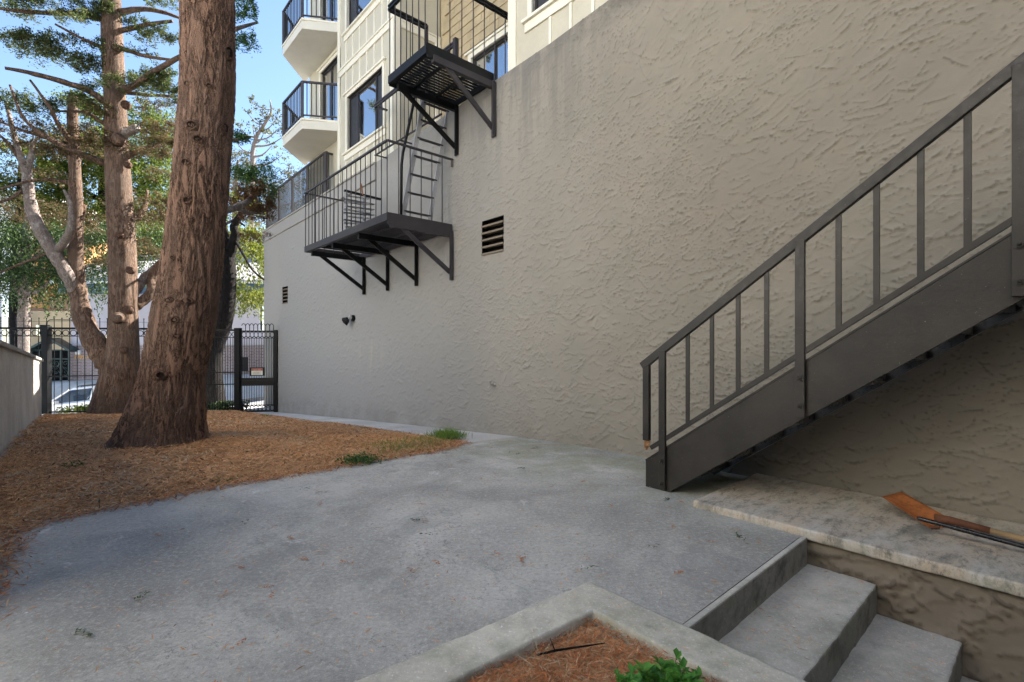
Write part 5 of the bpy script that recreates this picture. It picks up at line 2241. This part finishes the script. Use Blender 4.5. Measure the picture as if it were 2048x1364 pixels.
LQ.append(([(156, 600, Y2 - .2, 10), (136, 552, Y2 - .4, 12), (108, 506, Y2 - .5, 12), (80, 460, Y2 - .6, 11), (63, 415, Y2 - .6, 10), (56, 370, Y2 - .6, 9), (52, 340, Y2 - .6, 8), (38, 306, Y2 - .6, 6), (28, 268, Y2 - .6, 4.5), (12, 205, Y2 - .6, 3)], 12, 5, .03))
LQ.append(([(53, 345, Y2 - .6, 6), (63, 312, Y2 - .6, 5), (66, 285, Y2 - .6, 3), (88, 270, Y2 - .6, 2)], 8, 4, .03))
LQ.append(([(112, 504, Y2 - .5, 8), (130, 482, Y2 - .6, 7), (142, 452, Y2 - .7, 6), (140, 405, Y2 - .7, 4), (128, 380, Y2 - .7, 2.5)], 8, 4, .03))
for q_l in LQ:
    limb_part(t2, q_l[0], M_BARKP, *q_l[1:], name='pale_limb')
LQ = []
for rr_ in ([(268, 612, Y2 + .2, 12), (290, 598, Y2 + .4, 10), (304, 580, Y2 + .5, 9.5), (302, 560, Y2 + .6, 9), (312, 540, Y2 + .7, 9), (345, 505, Y2 + 1, 8)],
            [(212, 206, Y2, 7), (178, 182, Y2 - .3, 6), (130, 165, Y2 - .6, 5.5), (70, 148, Y2 - 1, 4.5), (10, 136, Y2 - 1.3, 3)],
            [(210, 40, Y2, 7), (160, 28, Y2 - .3, 5.5), (100, 26, Y2 - .6, 4.5), (40, 22, Y2 - 1, 3.5), (-20, 14, Y2 - 1, 2)],
            [(212, 328, Y2, 7), (160, 306, Y2 - .3, 6), (110, 284, Y2 - .6, 5), (50, 240, Y2 - 1, 3), (20, 170, Y2 - 1, 2)],
            [(240, 182, Y2, 7), (270, 170, Y2 - .3, 6), (310, 142, Y2 - .8, 5.5), (366, 110, Y2 - 1.4, 4)],
            [(240, 24, Y2, 6), (290, 18, Y2 + .3, 4.5), (335, 27, Y2 + .6, 3.5), (380, 44, Y2 + 1, 2)],
            [(240, 62, Y2, 5), (290, 50, Y2, 4), (345, 42, Y2, 3)],
            [(242, 96, Y2, 5), (290, 112, Y2 - .3, 3.5), (345, 120, Y2 - .6, 2.5)],
            [(220, 100, Y2, 4), (170, 80, Y2 - .5, 3), (110, 48, Y2 - 1, 2)],
            [(246, 185, Y2, 4), (300, 190, Y2 + .2, 3.5), (350, 193, Y2 + .4, 2.5)],
            [(250, 312, Y2, 8), (285, 300, Y2 + .2, 5), (330, 288, Y2 + .6, 3)],
            [(146, 368, Y2 - .2, 5), (110, 360, Y2 - .4, 3.5), (60, 362, Y2 - .8, 2.5), (0, 378, Y2 - 1, 2)],
            [(148, 292, Y2 - .2, 6), (132, 270, Y2 - .4, 5), (112, 240, Y2 - .6, 4), (100, 215, Y2 - .8, 3), (60, 160, Y2 - 1, 2)],
            [(150, 300, Y2 - .2, 4), (100, 278, Y2 - .5, 3.5), (50, 262, Y2 - .8, 3), (-10, 240, Y2 - 1, 2)],
            [(50, 375, Y2 - .6, 4), (25, 395, Y2 - .8, 3), (-20, 410, Y2 - 1, 2.5)],
            [(45, 330, Y2 - .6, 4), (20, 290, Y2 - .7, 3), (-10, 262, Y2 - .8, 2)],
            [(152, 455, Y2 - .2, 5), (165, 432, Y2 - .1, 4), (170, 410, Y2, 3)],
            [(256, 440, Y2, 7), (280, 430, Y2 + .3, 6), (292, 405, Y2 + .5, 4), (295, 380, Y2 + .6, 2)],
            [(110, 500, Y2 - .5, 3), (60, 520, Y2 - .8, 2.5), (0, 545, Y2 - 1, 2)],
            [(212, 250, Y2, 3.5), (170, 225, Y2 - .2, 3), (110, 222, Y2 - .4, 2)]):
    LQ.append((rr_, 8, 4, .05))
for q_l in LQ:
    limb_part(t2, q_l[0], M_BARK2, *q_l[1:], name='limb')
LQ = []
LQ.append(([(258, 600, Y2 + .2, 9), (285, 562, Y2 + .5, 9), (312, 538, Y2 + .8, 9), (345, 510, Y2 + 1.1, 8)], 10, 5, .03))
LQ.append(([(246, 272, Y2, 9), (260, 262, Y2 - .1, 8), (274, 256, Y2 - .2, 7.5)], 10, 4, .02))
for q_l in LQ:
    limb_part(t2, q_l[0], M_BARKP, *q_l[1:], name='pale_limb')
for px, py, r_ in ((236, 636, 8), (236, 280, 9), (252, 210, 6), (262, 540, 6), (248, 700, 5), (240, 470, 5), (256, 330, 5), (232, 95, 5), (258, 620, 6)):
    z = P(px, py, Y2)[2]
    cxx = np.interp(-py, [-830, -600, -300, 0], [228, 246, 234, 222])
    rr = np.interp(-py, [-830, -600, -300, 0], [45, 26, 21.5, 16.5])
    off = max(-.9, min(.9, (px - cxx) / rr))
    yy = Y2 - math.sqrt(1 - off * off) * rr * Y2 / F
    m = MB()
    m.tube([Vector(P(px, py, yy + .05)), Vector(P(px, py, yy - .012)), Vector(P(px - 1, py - 1, yy - (.03 if r_ < 8 else .07)))], [r_ * 1.5 * Y2 / F, r_ * 1.1 * Y2 / F, r_ * .62 * Y2 / F], 10)
    m.build('knot', M_KNOTRIM if r_ < 8 else M_BARK2, t2, smooth=True)
lv = Leaves()
sprays(lv, [(60, 85, 62, 11, 12.6, 1300), (120, 108, 70, 12, 12.8, 1600), (175, 130, 32, 12, 13, 600), (30, 70, 40, 8, 12.4, 600), (25, 195, 40, 20, 12.5, 900), (75, 215, 34, 14, 12.8, 500), (95, 205, 22, 12, 12.6, 300),
            (290, 165, 48, 12, 13, 1100), (320, 150, 34, 10, 12.6, 700), (335, 175, 26, 10, 12.8, 500), (275, 150, 34, 10, 13.4, 500), (40, 10, 60, 11, 12.4, 1000), (110, 12, 42, 9, 12.7, 500), (180, 8, 36, 14, 13, 700), (185, 22, 26, 12, 13, 400),
            (320, 5, 34, 7, 13.5, 300), (290, 58, 44, 9, 13.2, 600), (320, 72, 40, 8, 13.4, 500), (265, 40, 22, 9, 13.2, 300), (150, 195, 40, 14, 13, 700), (190, 170, 24, 9, 13.1, 350), (120, 70, 30, 8, 12.7, 250),
            (175, 85, 30, 10, 13, 250), (215, 160, 30, 9, 12.6, 300), (345, 200, 26, 8, 13, 200), (270, 100, 34, 7, 13, 220), (140, 30, 40, 8, 12, 250)], 1.0, .085)
for k in range(11):
    sprays(lv, [(RNG.uniform(-160, 480), RNG.uniform(-420, -60), RNG.uniform(50, 95), RNG.uniform(10, 18), RNG.uniform(11, 15.5), 620)], 1, .10)
lv.build('foliage', M_CYP, t2)
lv = Leaves()
sprays(lv, [(120, 265, 90, 15, 13, 1500), (180, 285, 60, 14, 13.2, 1000), (60, 290, 60, 12, 12.8, 700), (300, 255, 50, 14, 13.4, 900), (320, 282, 40, 10, 13, 700), (290, 300, 50, 10, 13.2, 600), (110, 300, 70, 10, 13, 600),
            (60, 410, 80, 14, 13.4, 700), (180, 430, 70, 14, 13.5, 900), (100, 440, 70, 14, 13.6, 800), (300, 430, 45, 14, 13.6, 800), (310, 400, 36, 12, 13.5, 600), (300, 500, 40, 10, 14, 450), (275, 485, 30, 8, 14, 300), (30, 250, 50, 14, 12.6, 500),
            (190, 215, 40, 12, 13, 500), (300, 205, 40, 10, 13.2, 350), (60, 340, 60, 10, 12.8, 350), (205, 520, 30, 10, 13.8, 250), (320, 345, 34, 9, 13.4, 300), (230, 395, 50, 9, 13.8, 350)], 1.0, .085)
lv.build('dead_foliage', M_CYPB, t2)

# --- dark crooked tree beyond the fence with hanging yellow-green foliage
Y3 = 17.6
t3 = empty('dark_tree', (P(434, 812, Y3)[0], Y3, -1.0), 'crooked dark trunked tree beyond the fence with hanging yellow green leaves', 'tree')
rows = [(436, 835, Y3, 25), (434, 812, Y3, 19), (428, 770, Y3, 17.5), (424, 725, Y3, 18), (428, 690, Y3, 20), (440, 660, Y3, 19), (450, 625, Y3, 17), (455, 575, Y3, 15.5), (455, 530, Y3, 14.5), (453, 500, Y3, 13)]
trunk_mesh(t3, rows, M_BARK3, 26, 6, .14)
LQ = []
LQ.append(([(455, 520, Y3, 12), (464, 495, Y3, 10), (471, 470, Y3, 8.5), (468, 452, Y3, 7.5), (478, 435, Y3, 6.5), (488, 415, Y3, 5), (497, 380, Y3, 3)], 10, 5, .04))
LQ.append(([(450, 515, Y3, 10), (442, 495, Y3, 9), (430, 480, Y3, 7), (412, 460, Y3, 5)], 10, 5, .04))
LQ.append(([(452, 500, Y3, 7), (452, 470, Y3, 5.5), (447, 440, Y3, 4.5), (446, 400, Y3, 3)], 8, 4, .04))
LQ.append(([(470, 480, Y3, 3), (490, 515, Y3 - .5, 2.5), (505, 540, Y3 - .8, 2), (528, 560, Y3 - 1, 1.5)], 6, 4, .04))
LQ.append(([(448, 450, Y3, 3), (470, 440, Y3 + .3, 2.5), (490, 452, Y3 + .4, 1.8)], 6, 4, .04))
for q_l in LQ:
    limb_part(t3, q_l[0], M_BARK3, *q_l[1:], name='limb')
lv = Leaves()
tp_, ln_ = [], []
for k in range(150):
    px, py = RNG.uniform(425, 560), RNG.uniform(440, 560)
    Y = RNG.uniform(17.8, 21.5)
    tp_.append(P(px, py, Y))
    ln_.append(RNG.uniform(.4, 1.5) if py < 520 else RNG.uniform(.2, .9))
lv.strands(tp_, ln_, .12, .035, .07)
tp_ = [P(RNG.uniform(470, 560), RNG.uniform(575, 600), RNG.uniform(18, 20)) for _ in range(60)]
lv.strands(tp_, RNG.uniform(.2, .9, 60), .12, .03, .08)
for px, py, rx, ry, nn in ((490, 470, 50, 30, 18), (520, 500, 30, 40, 14), (440, 450, 26, 30, 10), (500, 410, 60, 24, 10), (420, 560, 20, 30, 8), (510, 590, 30, 14, 12)):
    lv.clumps(P(px, py, 19.5), (rx * .02, .8, ry * .02), nn, 45, .13, .24)
lv.build('foliage', M_LEAFY, t3)

# --- taller bright trees behind
def bg_tree(label, base_px, rows, mat, bmat, clumps, leaf, name='street_tree', strands=None):
    Yb = rows[0][2]
    r = empty(name, (P(rows[0][0], 0, Yb)[0], Yb, P(0, rows[0][1], Yb)[2]), label, 'tree', 'trees beyond the fence')
    m = MB()
    sp = limb_into(m, rows, 10, 5, .03)
    m.build('trunk', bmat, r, smooth=True)
    m = MB()
    c0 = [c for c in clumps]
    for (px, py, rx, ry, Y, n, per) in c0:
        j = int(np.argmin(np.abs(sp[:, 2] - (P(px, py, Y)[2] - 1.0))))
        a = sp[j]
        b = np.array(P(px, py, Y))
        mid = (a[:3] + b) / 2 + [0, 0, -.3]
        q_ = spline([(*a[:3], a[3] * .55), (*mid, a[3] * .35), (*b, .02)], 5)
        m = MB()
        m.tube([tuple(v[:3]) for v in q_], [float(v[3]) for v in q_], 6)
        m.build('limb', bmat, r, smooth=True)
    lv = Leaves()
    for (px, py, rx, ry, Y, n, per) in clumps:
        s_ = Y / F
        lv.clumps(P(px, py, Y), (rx * s_, rx * s_ * .8, ry * s_), int(n * 1.5), int(per * 1.5) if per > 15 else per, leaf * (.74 if per > 15 else 1), .21)
    if strands:
        for (px0, px1, py0, py1, Y0, Y1, n, l0, l1) in strands:
            tps = [P(RNG.uniform(px0, px1), RNG.uniform(py0, py1), RNG.uniform(Y0, Y1)) for _ in range(n)]
            lv.strands(tps, RNG.uniform(l0, l1, n), leaf, .06, leaf * .5)
    lv.build('foliage', mat, r)
    return r


bg_tree('tall bright green tree rising behind the forked cypress', None, [(205, 800, 31, 12), (210, 600, 31, 10), (205, 400, 31, 8), (215, 260, 31, 5), (215, 190, 31, 2)], M_LEAFG, M_BARK3,
        [(180, 215, 55, 30, 31, 26, 40), (230, 260, 60, 36, 31, 30, 40), (300, 235, 50, 30, 32, 26, 40), (150, 290, 60, 36, 30, 26, 40), (310, 320, 60, 40, 31, 34, 40), (210, 350, 70, 40, 31, 34, 40), (120, 360, 60, 36, 30, 26, 40),
         (320, 400, 40, 40, 31, 26, 40), (150, 430, 60, 36, 30, 26, 40), (250, 430, 60, 36, 30, 26, 40),
         (200, 300, 70, 50, 29, 40, 46), (300, 360, 60, 50, 29, 36, 46), (130, 400, 60, 46, 29, 34, 46), (230, 470, 80, 30, 28.6, 34, 46), (320, 470, 40, 34, 28.6, 22, 46), (120, 330, 50, 40, 29, 26, 46), (330, 280, 40, 36, 30, 22, 46)], .22)
bg_tree('bright yellow green tree at the left edge behind the pale branches', None, [(40, 800, 27, 11), (30, 600, 27, 9), (40, 400, 27, 6), (45, 280, 27, 3)], M_LEAFY, M_BARK3,
        [(40, 300, 50, 26, 27, 18, 36), (80, 350, 50, 30, 27, 20, 36), (10, 380, 50, 30, 27, 22, 36), (70, 420, 60, 30, 27, 22, 36), (-60, 330, 70, 50, 27, 26, 36), (20, 450, 60, 26, 27, 22, 36), (95, 460, 40, 26, 27, 16, 36)], .19)
bg_tree('pale hazy tree between the big trunk and the balconies', None, [(470, 760, 41, 8), (472, 500, 41, 7), (470, 380, 41, 5), (476, 320, 41, 2)], M_LEAFP, M_BARKP,
        [(475, 320, 32, 26, 41, 16, 30), (450, 360, 41, 34, 41, 20, 30), (505, 365, 41, 26, 41, 16, 30), (545, 375, 41, 22, 41, 16, 30), (480, 420, 50, 41, 36, 24, 30), (540, 430, 40, 34, 41, 20, 30), (590, 350, 34, 26, 41, 14, 30), (610, 400, 34, 40, 41, 18, 30)], .22)
bg_tree('slender sparse tree with twisting stems beside the balconies', None, [(500, 700, 38, 6), (502, 460, 38, 5.5), (505, 345, 38, 5), (506, 300, 38, 4.2), (515, 270, 38, 3.5), (528, 250, 38, 3), (542, 225, 38, 2), (540, 200, 38, 1)], M_LEAFO, M_BARKP,
        [(500, 195, 10, 10, 38, 5, 9), (515, 210, 14, 12, 38, 6, 9), (535, 225, 16, 14, 38, 9, 10), (555, 235, 16, 16, 38, 9, 10), (560, 255, 14, 16, 38, 7, 9), (530, 262, 18, 12, 38, 8, 10), (505, 250, 16, 10, 38, 5, 9), (475, 250, 14, 8, 38, 5, 8),
         (495, 225, 10, 8, 38, 4, 8), (572, 270, 10, 18, 38, 6, 8), (545, 290, 16, 12, 38, 5, 8), (565, 310, 16, 14, 38, 6, 8), (470, 280, 14, 12, 38, 5, 9), (520, 240, 10, 10, 38, 5, 9)], .19)
bg_tree('dark weeping conifer hanging over the street at the left', None, [(48, 800, 21.5, 10), (48, 640, 21.5, 9.5), (52, 520, 21.5, 9), (58, 430, 21.5, 7), (60, 340, 21.5, 3)], M_LEAFD, M_BARKP,
        [(30, 480, 60, 26, 21.5, 26, 40), (100, 470, 50, 24, 21.5, 20, 40), (20, 545, 40, 30, 21, 18, 40), (115, 540, 40, 34, 21.5, 18, 40), (200, 470, 50, 24, 22, 20, 40), (280, 500, 50, 24, 22, 20, 40)], .13, 'weeping_conifer',
        [(-60, 70, 440, 560, 20, 22.5, 260, .5, 1.9), (75, 160, 440, 580, 20.5, 22.5, 230, .5, 1.7), (150, 215, 440, 560, 21, 22.5, 110, .3, 1.1), (176, 218, 530, 585, 21.5, 22.3, 22, .6, 1.4), (215, 340, 440, 535, 21, 23, 170, .3, .9)])

# =========================================================== NEEDLES, GRASS, LITTER, SHRUB
def scatter_needles(n, fn, L, Wd, mat, name, lift=.006, tilt=.25, kind='stuff'):
    pts = fn(n)
    m = len(pts)
    a = RNG.uniform(0, 2 * math.pi, m)
    D = np.stack([np.cos(a), np.sin(a), RNG.normal(0, tilt, m)], -1)
    pts = pts + np.stack([0 * a, 0 * a, RNG.uniform(0, lift * 2, m)], -1)
    Ls = RNG.uniform(*L, m)
    V, T = leaf_arrays(pts, D, Ls, RNG.uniform(*Wd, m), RNG.normal(0, .3, (m, 3)) + [0, 0, 1])
    o = link(name, np_mesh(name, V, T, mat))
    o['kind'] = kind
    return o


def bed_points(n, s0, s1, power=1.0, spread=.05):
    s = s0 + (s1 - s0) * RNG.random(n) ** power
    t = RNG.uniform(-.6, 4.4, n)
    x = s * U[0] + t * N[0]
    y = s * U[1] + t * N[1]
    h, d = bed_h(x, y)
    k = d > RNG.normal(-.01, spread, n)
    x, y, h, d = x[k], y[k], h[k], d[k]
    r = np.hypot(x + 4.35, y - 6.05)
    b = np.array([mnoise.noise((p * 1.7, q * 1.7, 7)) * .03 for p, q in zip(x, y)])
    z = zgv(y) + np.maximum(h, .003) + b * (d > .1) + .07 * np.exp(-(r / 1.1) ** 2)
    return np.stack([x, y, z], -1)


scatter_needles(115000, lambda n: bed_points(n, 1.9, 9.0), (.035, .10), (.0035, .0085), M_NEEDLE, 'needles', .012, .3)
scatter_needles(26000, lambda n: bed_points(n, 9.0, 17.5), (.06, .13), (.010, .02), M_NEEDLE, 'far_needles', .012, .3)


def patch_points(n):
    p = bed_points(n, 1.9, 12.0)
    k = np.array([mnoise.noise((a * 1.3, b * 1.3, 11.0)) for a, b in p[:, :2]]) > .12
    return p[k] + [0, 0, .006]


scatter_needles(26000, patch_points, (.04, .12), (.004, .010), M_STRAW, 'straw_needles', .012, .3)
scatter_needles(5000, lambda n: bed_points(n, 1.9, 10.0), (.02, .07), (.008, .016), M_BITS, 'bark_bits', .012, .4)


def edge_points(n, w=.10):
    seg = RNG.integers(0, len(EP) - 1, n * 2)
    ln = np.hypot(*(EP[1:] - EP[:-1]).T)
    seg = RNG.choice(len(ln), n, p=ln / ln.sum())
    u = RNG.random(n)[:, None]
    p = EP[seg] * (1 - u) + EP[seg + 1] * u + RNG.normal(0, w, (n, 2))
    h, d = bed_h(p[:, 0], p[:, 1])
    z = zgv(p[:, 1]) + np.maximum(h, .003)
    return np.stack([p[:, 0], p[:, 1], z], -1)


scatter_needles(9000, lambda n: edge_points(n, .07), (.03, .08), (.004, .009), M_NEEDLER, 'edge_needles', .014, .35)


def soil_points(n):
    t = RNG.uniform(-.5, 1.86, n)
    s = RNG.uniform(.4, 1.0, n)
    s = .4 + (s - .4) / .6 * (1.10 + .06 * (1.85 - t))
    x = s * U[0] + t * N[0]
    y = s * U[1] + t * N[1]
    h = np.array([mnoise.noise((p * 3, q * 3, 0)) * .018 + mnoise.noise((p * 11, q * 11, 3)) * .008 for p, q in zip(x, y)])
    return np.stack([x, y, -.026 + h], -1)


scatter_needles(26000, soil_points, (.022, .062), (.0022, .0048), M_NEEDLER, 'planter_needles', .014, .45)

# bits fallen on the paving
def paving_points(n):
    s = RNG.uniform(1.2, 8.5, n)
    t = RNG.uniform(-2.2, 4.7, n)
    x, y = s * U[0] + t * N[0], s * U[1] + t * N[1]
    k = (y > 1.0) & ~inside(x, y, POLY) & ((s > 1.75) | ((t > 2.1) & (t < 3.6)))
    return np.stack([x[k], y[k], zgv(y[k]) + .003], -1)


scatter_needles(5200, paving_points, (.015, .06), (.0025, .0065), M_NEEDLE, 'paving_needles', .003, .08)
scatter_needles(260, lambda n: np.concatenate([np.array([W(RNG.uniform(.78, 1.12), RNG.uniform(2.1, 3.63), -.177) for _ in range(n // 2)]), np.array([W(RNG.uniform(.39, .73), RNG.uniform(2.1, 3.63), -.357) for _ in range(n // 3)]), np.array([W(RNG.uniform(.0, .34), RNG.uniform(2.1, 3.63), -.537) for _ in range(n // 4)])]),
                (.015, .06), (.002, .006), M_NEEDLE, 'step_needles', .003, .08)
scatter_needles(160, lambda n: np.array([W(RNG.uniform(-.5, 1.68), RNG.uniform(1.87, 2.05), .021) for _ in range(n // 2)] + [W(RNG.uniform(1.51, 1.67), RNG.uniform(-1, 1.9), .021) for _ in range(n // 2)]),
                (.012, .04), (.0015, .004), M_NEEDLE, 'kerb_needles', .002, .05)
PC = paving_points(400)
lv = Leaves()
for p in PC[:130]:
    k = RNG.integers(5, 16)
    ax = RNG.uniform(0, 2 * math.pi)
    u = RNG.uniform(-1, 1, k)
    C = p + np.stack([np.cos(ax) * u * .035, np.sin(ax) * u * .035, RNG.uniform(.002, .012, k)], -1) + RNG.normal(0, .006, (k, 3)) * [1, 1, .2]
    aa = ax + RNG.choice([-.7, .7], k)
    lv.put(C, np.stack([np.cos(aa), np.sin(aa), 0 * aa], -1), RNG.uniform(.012, .032, k), .0065, np.tile([0, 0, 1.0], (k, 1)))
lv.build('fallen_sprigs', M_NEEDLER, None, 'stuff')
lv = Leaves()
for p in PC[130:158]:
    k = RNG.integers(8, 22)
    ax = RNG.uniform(0, 2 * math.pi)
    u = RNG.uniform(-1, 1, k)
    C = p + np.stack([np.cos(ax) * u * .045, np.sin(ax) * u * .045, RNG.uniform(.002, .016, k)], -1) + RNG.normal(0, .008, (k, 3)) * [1, 1, .2]
    aa = ax + RNG.choice([-.7, .7], k)
    lv.put(C, np.stack([np.cos(aa), np.sin(aa), 0 * aa], -1), RNG.uniform(.014, .032, k), .008, np.tile([0, 0, 1.0], (k, 1)))
lv.build('green_sprigs', M_SPRIG, None, 'stuff')


def grass_tuft(px, py, rx, n, hgt, mat, label, dz=0.0, wd=.006, lean=.5, name='grass_tuft', cat='grass'):
    c = np.array(G(px, py))
    r = rx * c[1] / F
    P0 = c + np.stack([RNG.normal(0, r * .5, n), RNG.normal(0, r * .5, n), np.full(n, dz)], -1)
    d = np.stack([RNG.normal(0, lean, n), RNG.normal(0, lean, n), np.ones(n)], -1)
    d /= np.linalg.norm(d, axis=1, keepdims=True)
    h = hgt * RNG.uniform(.5, 1.2, n)
    V, T = leaf_arrays(P0 + d * h[:, None] * .5, d, h, wd * RNG.uniform(.7, 1.3, n), RNG.normal(size=(n, 3)))
    o = link(name, np_mesh(name, V - c, T, mat), None, c)
    return tag(o, label, cat, None, 'stuff')


grass_tuft(895, 880, 30, 800, .15, M_GRASS, 'bright green grass tuft at the tip of the needle bed', .02, .007)
grass_tuft(840, 893, 44, 700, .09, M_GRASSD, 'yellowish grass fringe behind the bright tuft along the bed edge', .03, .007)
grass_tuft(780, 903, 50, 700, .085, M_GRASSD, 'yellow green grass patch at the middle of the bed edge', .04, .007)
grass_tuft(700, 831, 10, 50, .08, M_GRASS, 'tiny green weed by the gate on the needle bed', .02, .012) if False else None
grass_tuft(535, 838, 12, 90, .10, M_GRASS, 'little green weeds beside the walkway near the gate', .02, .014)
grass_tuft(600, 893, 40, 80, .05, M_GRASSD, 'thin yellow grass scattered on the needle bed beside the big trunk', .04, .006)
# weeds at the fence foot
for px0, px1, lab in ((100, 190, 'green weeds at the fence foot in front of the white car'), (400, 470, 'dark weeds at the foot of the dark tree behind the fence')):
    n = 700
    a, b = fpt(px0), fpt(px1)
    f = RNG.random(n)
    pts = np.array(a)[None] * (1 - f)[:, None] + np.array(b)[None] * f[:, None]
    pts[:, 1] += RNG.uniform(.1, 1.0, n)
    pts[:, 2] = zgv(np.full(n, 15.0)) + RNG.uniform(-.1, .22, n)
    V, T = leaf_arrays(pts, RNG.normal(size=(n, 3)) + [0, 0, .6], RNG.uniform(.07, .18, n), RNG.uniform(.03, .07, n))
    o = link('weeds', np_mesh('weeds', V - pts[0], T, M_LEAFG if px0 < 300 else M_LEAFD), None, pts[0])
    tag(o, lab, 'weeds', None, 'stuff')


def sprig_heap(px, py, rx, n, mat, label, hgt=.05):
    c = np.array(G(px, py))
    r = rx * c[1] / F
    C = c + np.stack([RNG.normal(0, r * .5, n), RNG.normal(0, r * .4, n), np.abs(RNG.normal(0, hgt, n)) + .02], -1)
    V, T = leaf_arrays(C, RNG.normal(size=(n, 3)) * [1, 1, .5], RNG.uniform(.02, .06, n), RNG.uniform(.008, .016, n))
    root = empty('fallen_branch', c, label, 'fallen branch')
    m_ = MB()
    a_ = RNG.uniform(0, 3)
    m_.tube([c + np.array([math.cos(a_) * r * x_, math.sin(a_) * r * x_ * .7, .02 + .01 * math.sin(3 * x_)]) for x_ in (-1, -.3, .3, 1)], [.006, .006, .004, .002], 5)
    m_.build('twig', M_BARK3, root, smooth=True)
    fo = link('foliage', np_mesh('foliage', V - c, T, mat), root)
    fo['kind'] = 'stuff'
    return root


sprig_heap(718, 926, 40, 700, M_CYPG, 'dark green fallen conifer sprig on the paving at the bed edge', .03)
sprig_heap(142, 952, 26, 420, M_CYPG, 'dark green fallen conifer clump lying on the needle bed at the left', .05)
sprig_heap(440, 962, 30, 120, M_CYPG, 'small scrap of green conifer half buried near the middle of the bed edge', .02)

# twig and pale straws in the planting bed
tw = MB()
tp0 = [G(1075, 1312), G(1110, 1303), G(1150, 1297), G(1210, 1288)]
tw.tube([Vector(p) + Vector((0, 0, .004)) for p in tp0], [.004, .005, .0045, .002], 6)
tw.tube([Vector(tp0[1]) + Vector((0, 0, .004)), Vector(G(1100, 1290)) + Vector((0, 0, .03))], [.003, .001], 5)
tag(tw.build('twig', M_BARK3, smooth=True), 'thin dark twig lying on the red needles inside the kerb', 'twig')
lv = Leaves()
c = np.array(G(1060, 1322))
n = 20
d = RNG.normal(0, 1, (n, 3)) * [1, 1, .35] + [0, 0, .45]
d /= np.linalg.norm(d, axis=1, keepdims=True)
h = RNG.uniform(.05, .12, n)
lv.put(c + RNG.normal(0, .03, (n, 3)) * [1, 1, 0] + d * h[:, None] * .5 + [0, 0, .005], d, h, .0022)
o = lv.build('dry_grass', M_STRAW)
tag(o, 'pale dry grass stalks on the red needles by the kerb', 'dry grass', None, 'stuff')

# leafy shrub at the bottom edge
c = Vector(G(1335, 1395)) + Vector((0, 0, -.02))
shb = empty('leafy_shrub', c, 'bright green small leaved shrub at the bottom edge among red needles', 'shrub')
stm = MB()
lv = Leaves()
tips = [(1232, 1352, .05), (1262, 1350, .07), (1285, 1338, .09), (1300, 1345, .10), (1320, 1325, .13), (1338, 1340, .11), (1352, 1316, .15), (1365, 1350, .10), (1385, 1355, .08), (1402, 1352, .05), (1250, 1362, .05), (1310, 1362, .08),
        (1275, 1368, .06), (1345, 1370, .08), (1395, 1372, .05), (1370, 1338, .08), (1290, 1360, .12), (1330, 1358, .14)]
for px, py, hh in tips:
    tipv = Vector(P(px, py, c.y + RNG.uniform(-.03, .10)))
    root_ = c + Vector(((tipv.x - c.x) * .4, (tipv.y - c.y) * .4, 0))
    mid = root_.lerp(tipv, .55) + Vector((0, 0, .01))
    stm.tube([root_, mid, tipv], [.0022, .0016, .0008], 5)
    for f in np.linspace(.15, 1.0, 12):
        p = root_.lerp(mid, f * 2) if f < .5 else mid.lerp(tipv, f * 2 - 1)
        for sgn in (-1, 1):
            a = RNG.uniform(0, 2 * math.pi) + (0 if sgn > 0 else math.pi)
            dd = np.array([math.cos(a), math.sin(a), RNG.uniform(.1, .8)])
            l = RNG.uniform(.026, .050)
            lv.put(np.array([p + Vector(dd) * l * .5]), dd[None], l, l * .55, np.array([[0, 0, 1.0]]) + RNG.normal(0, .3, (1, 3)))
stm.build('stems', M_SPRIG, shb, smooth=True)
lv.build('leaves', M_SHRUB, shb)
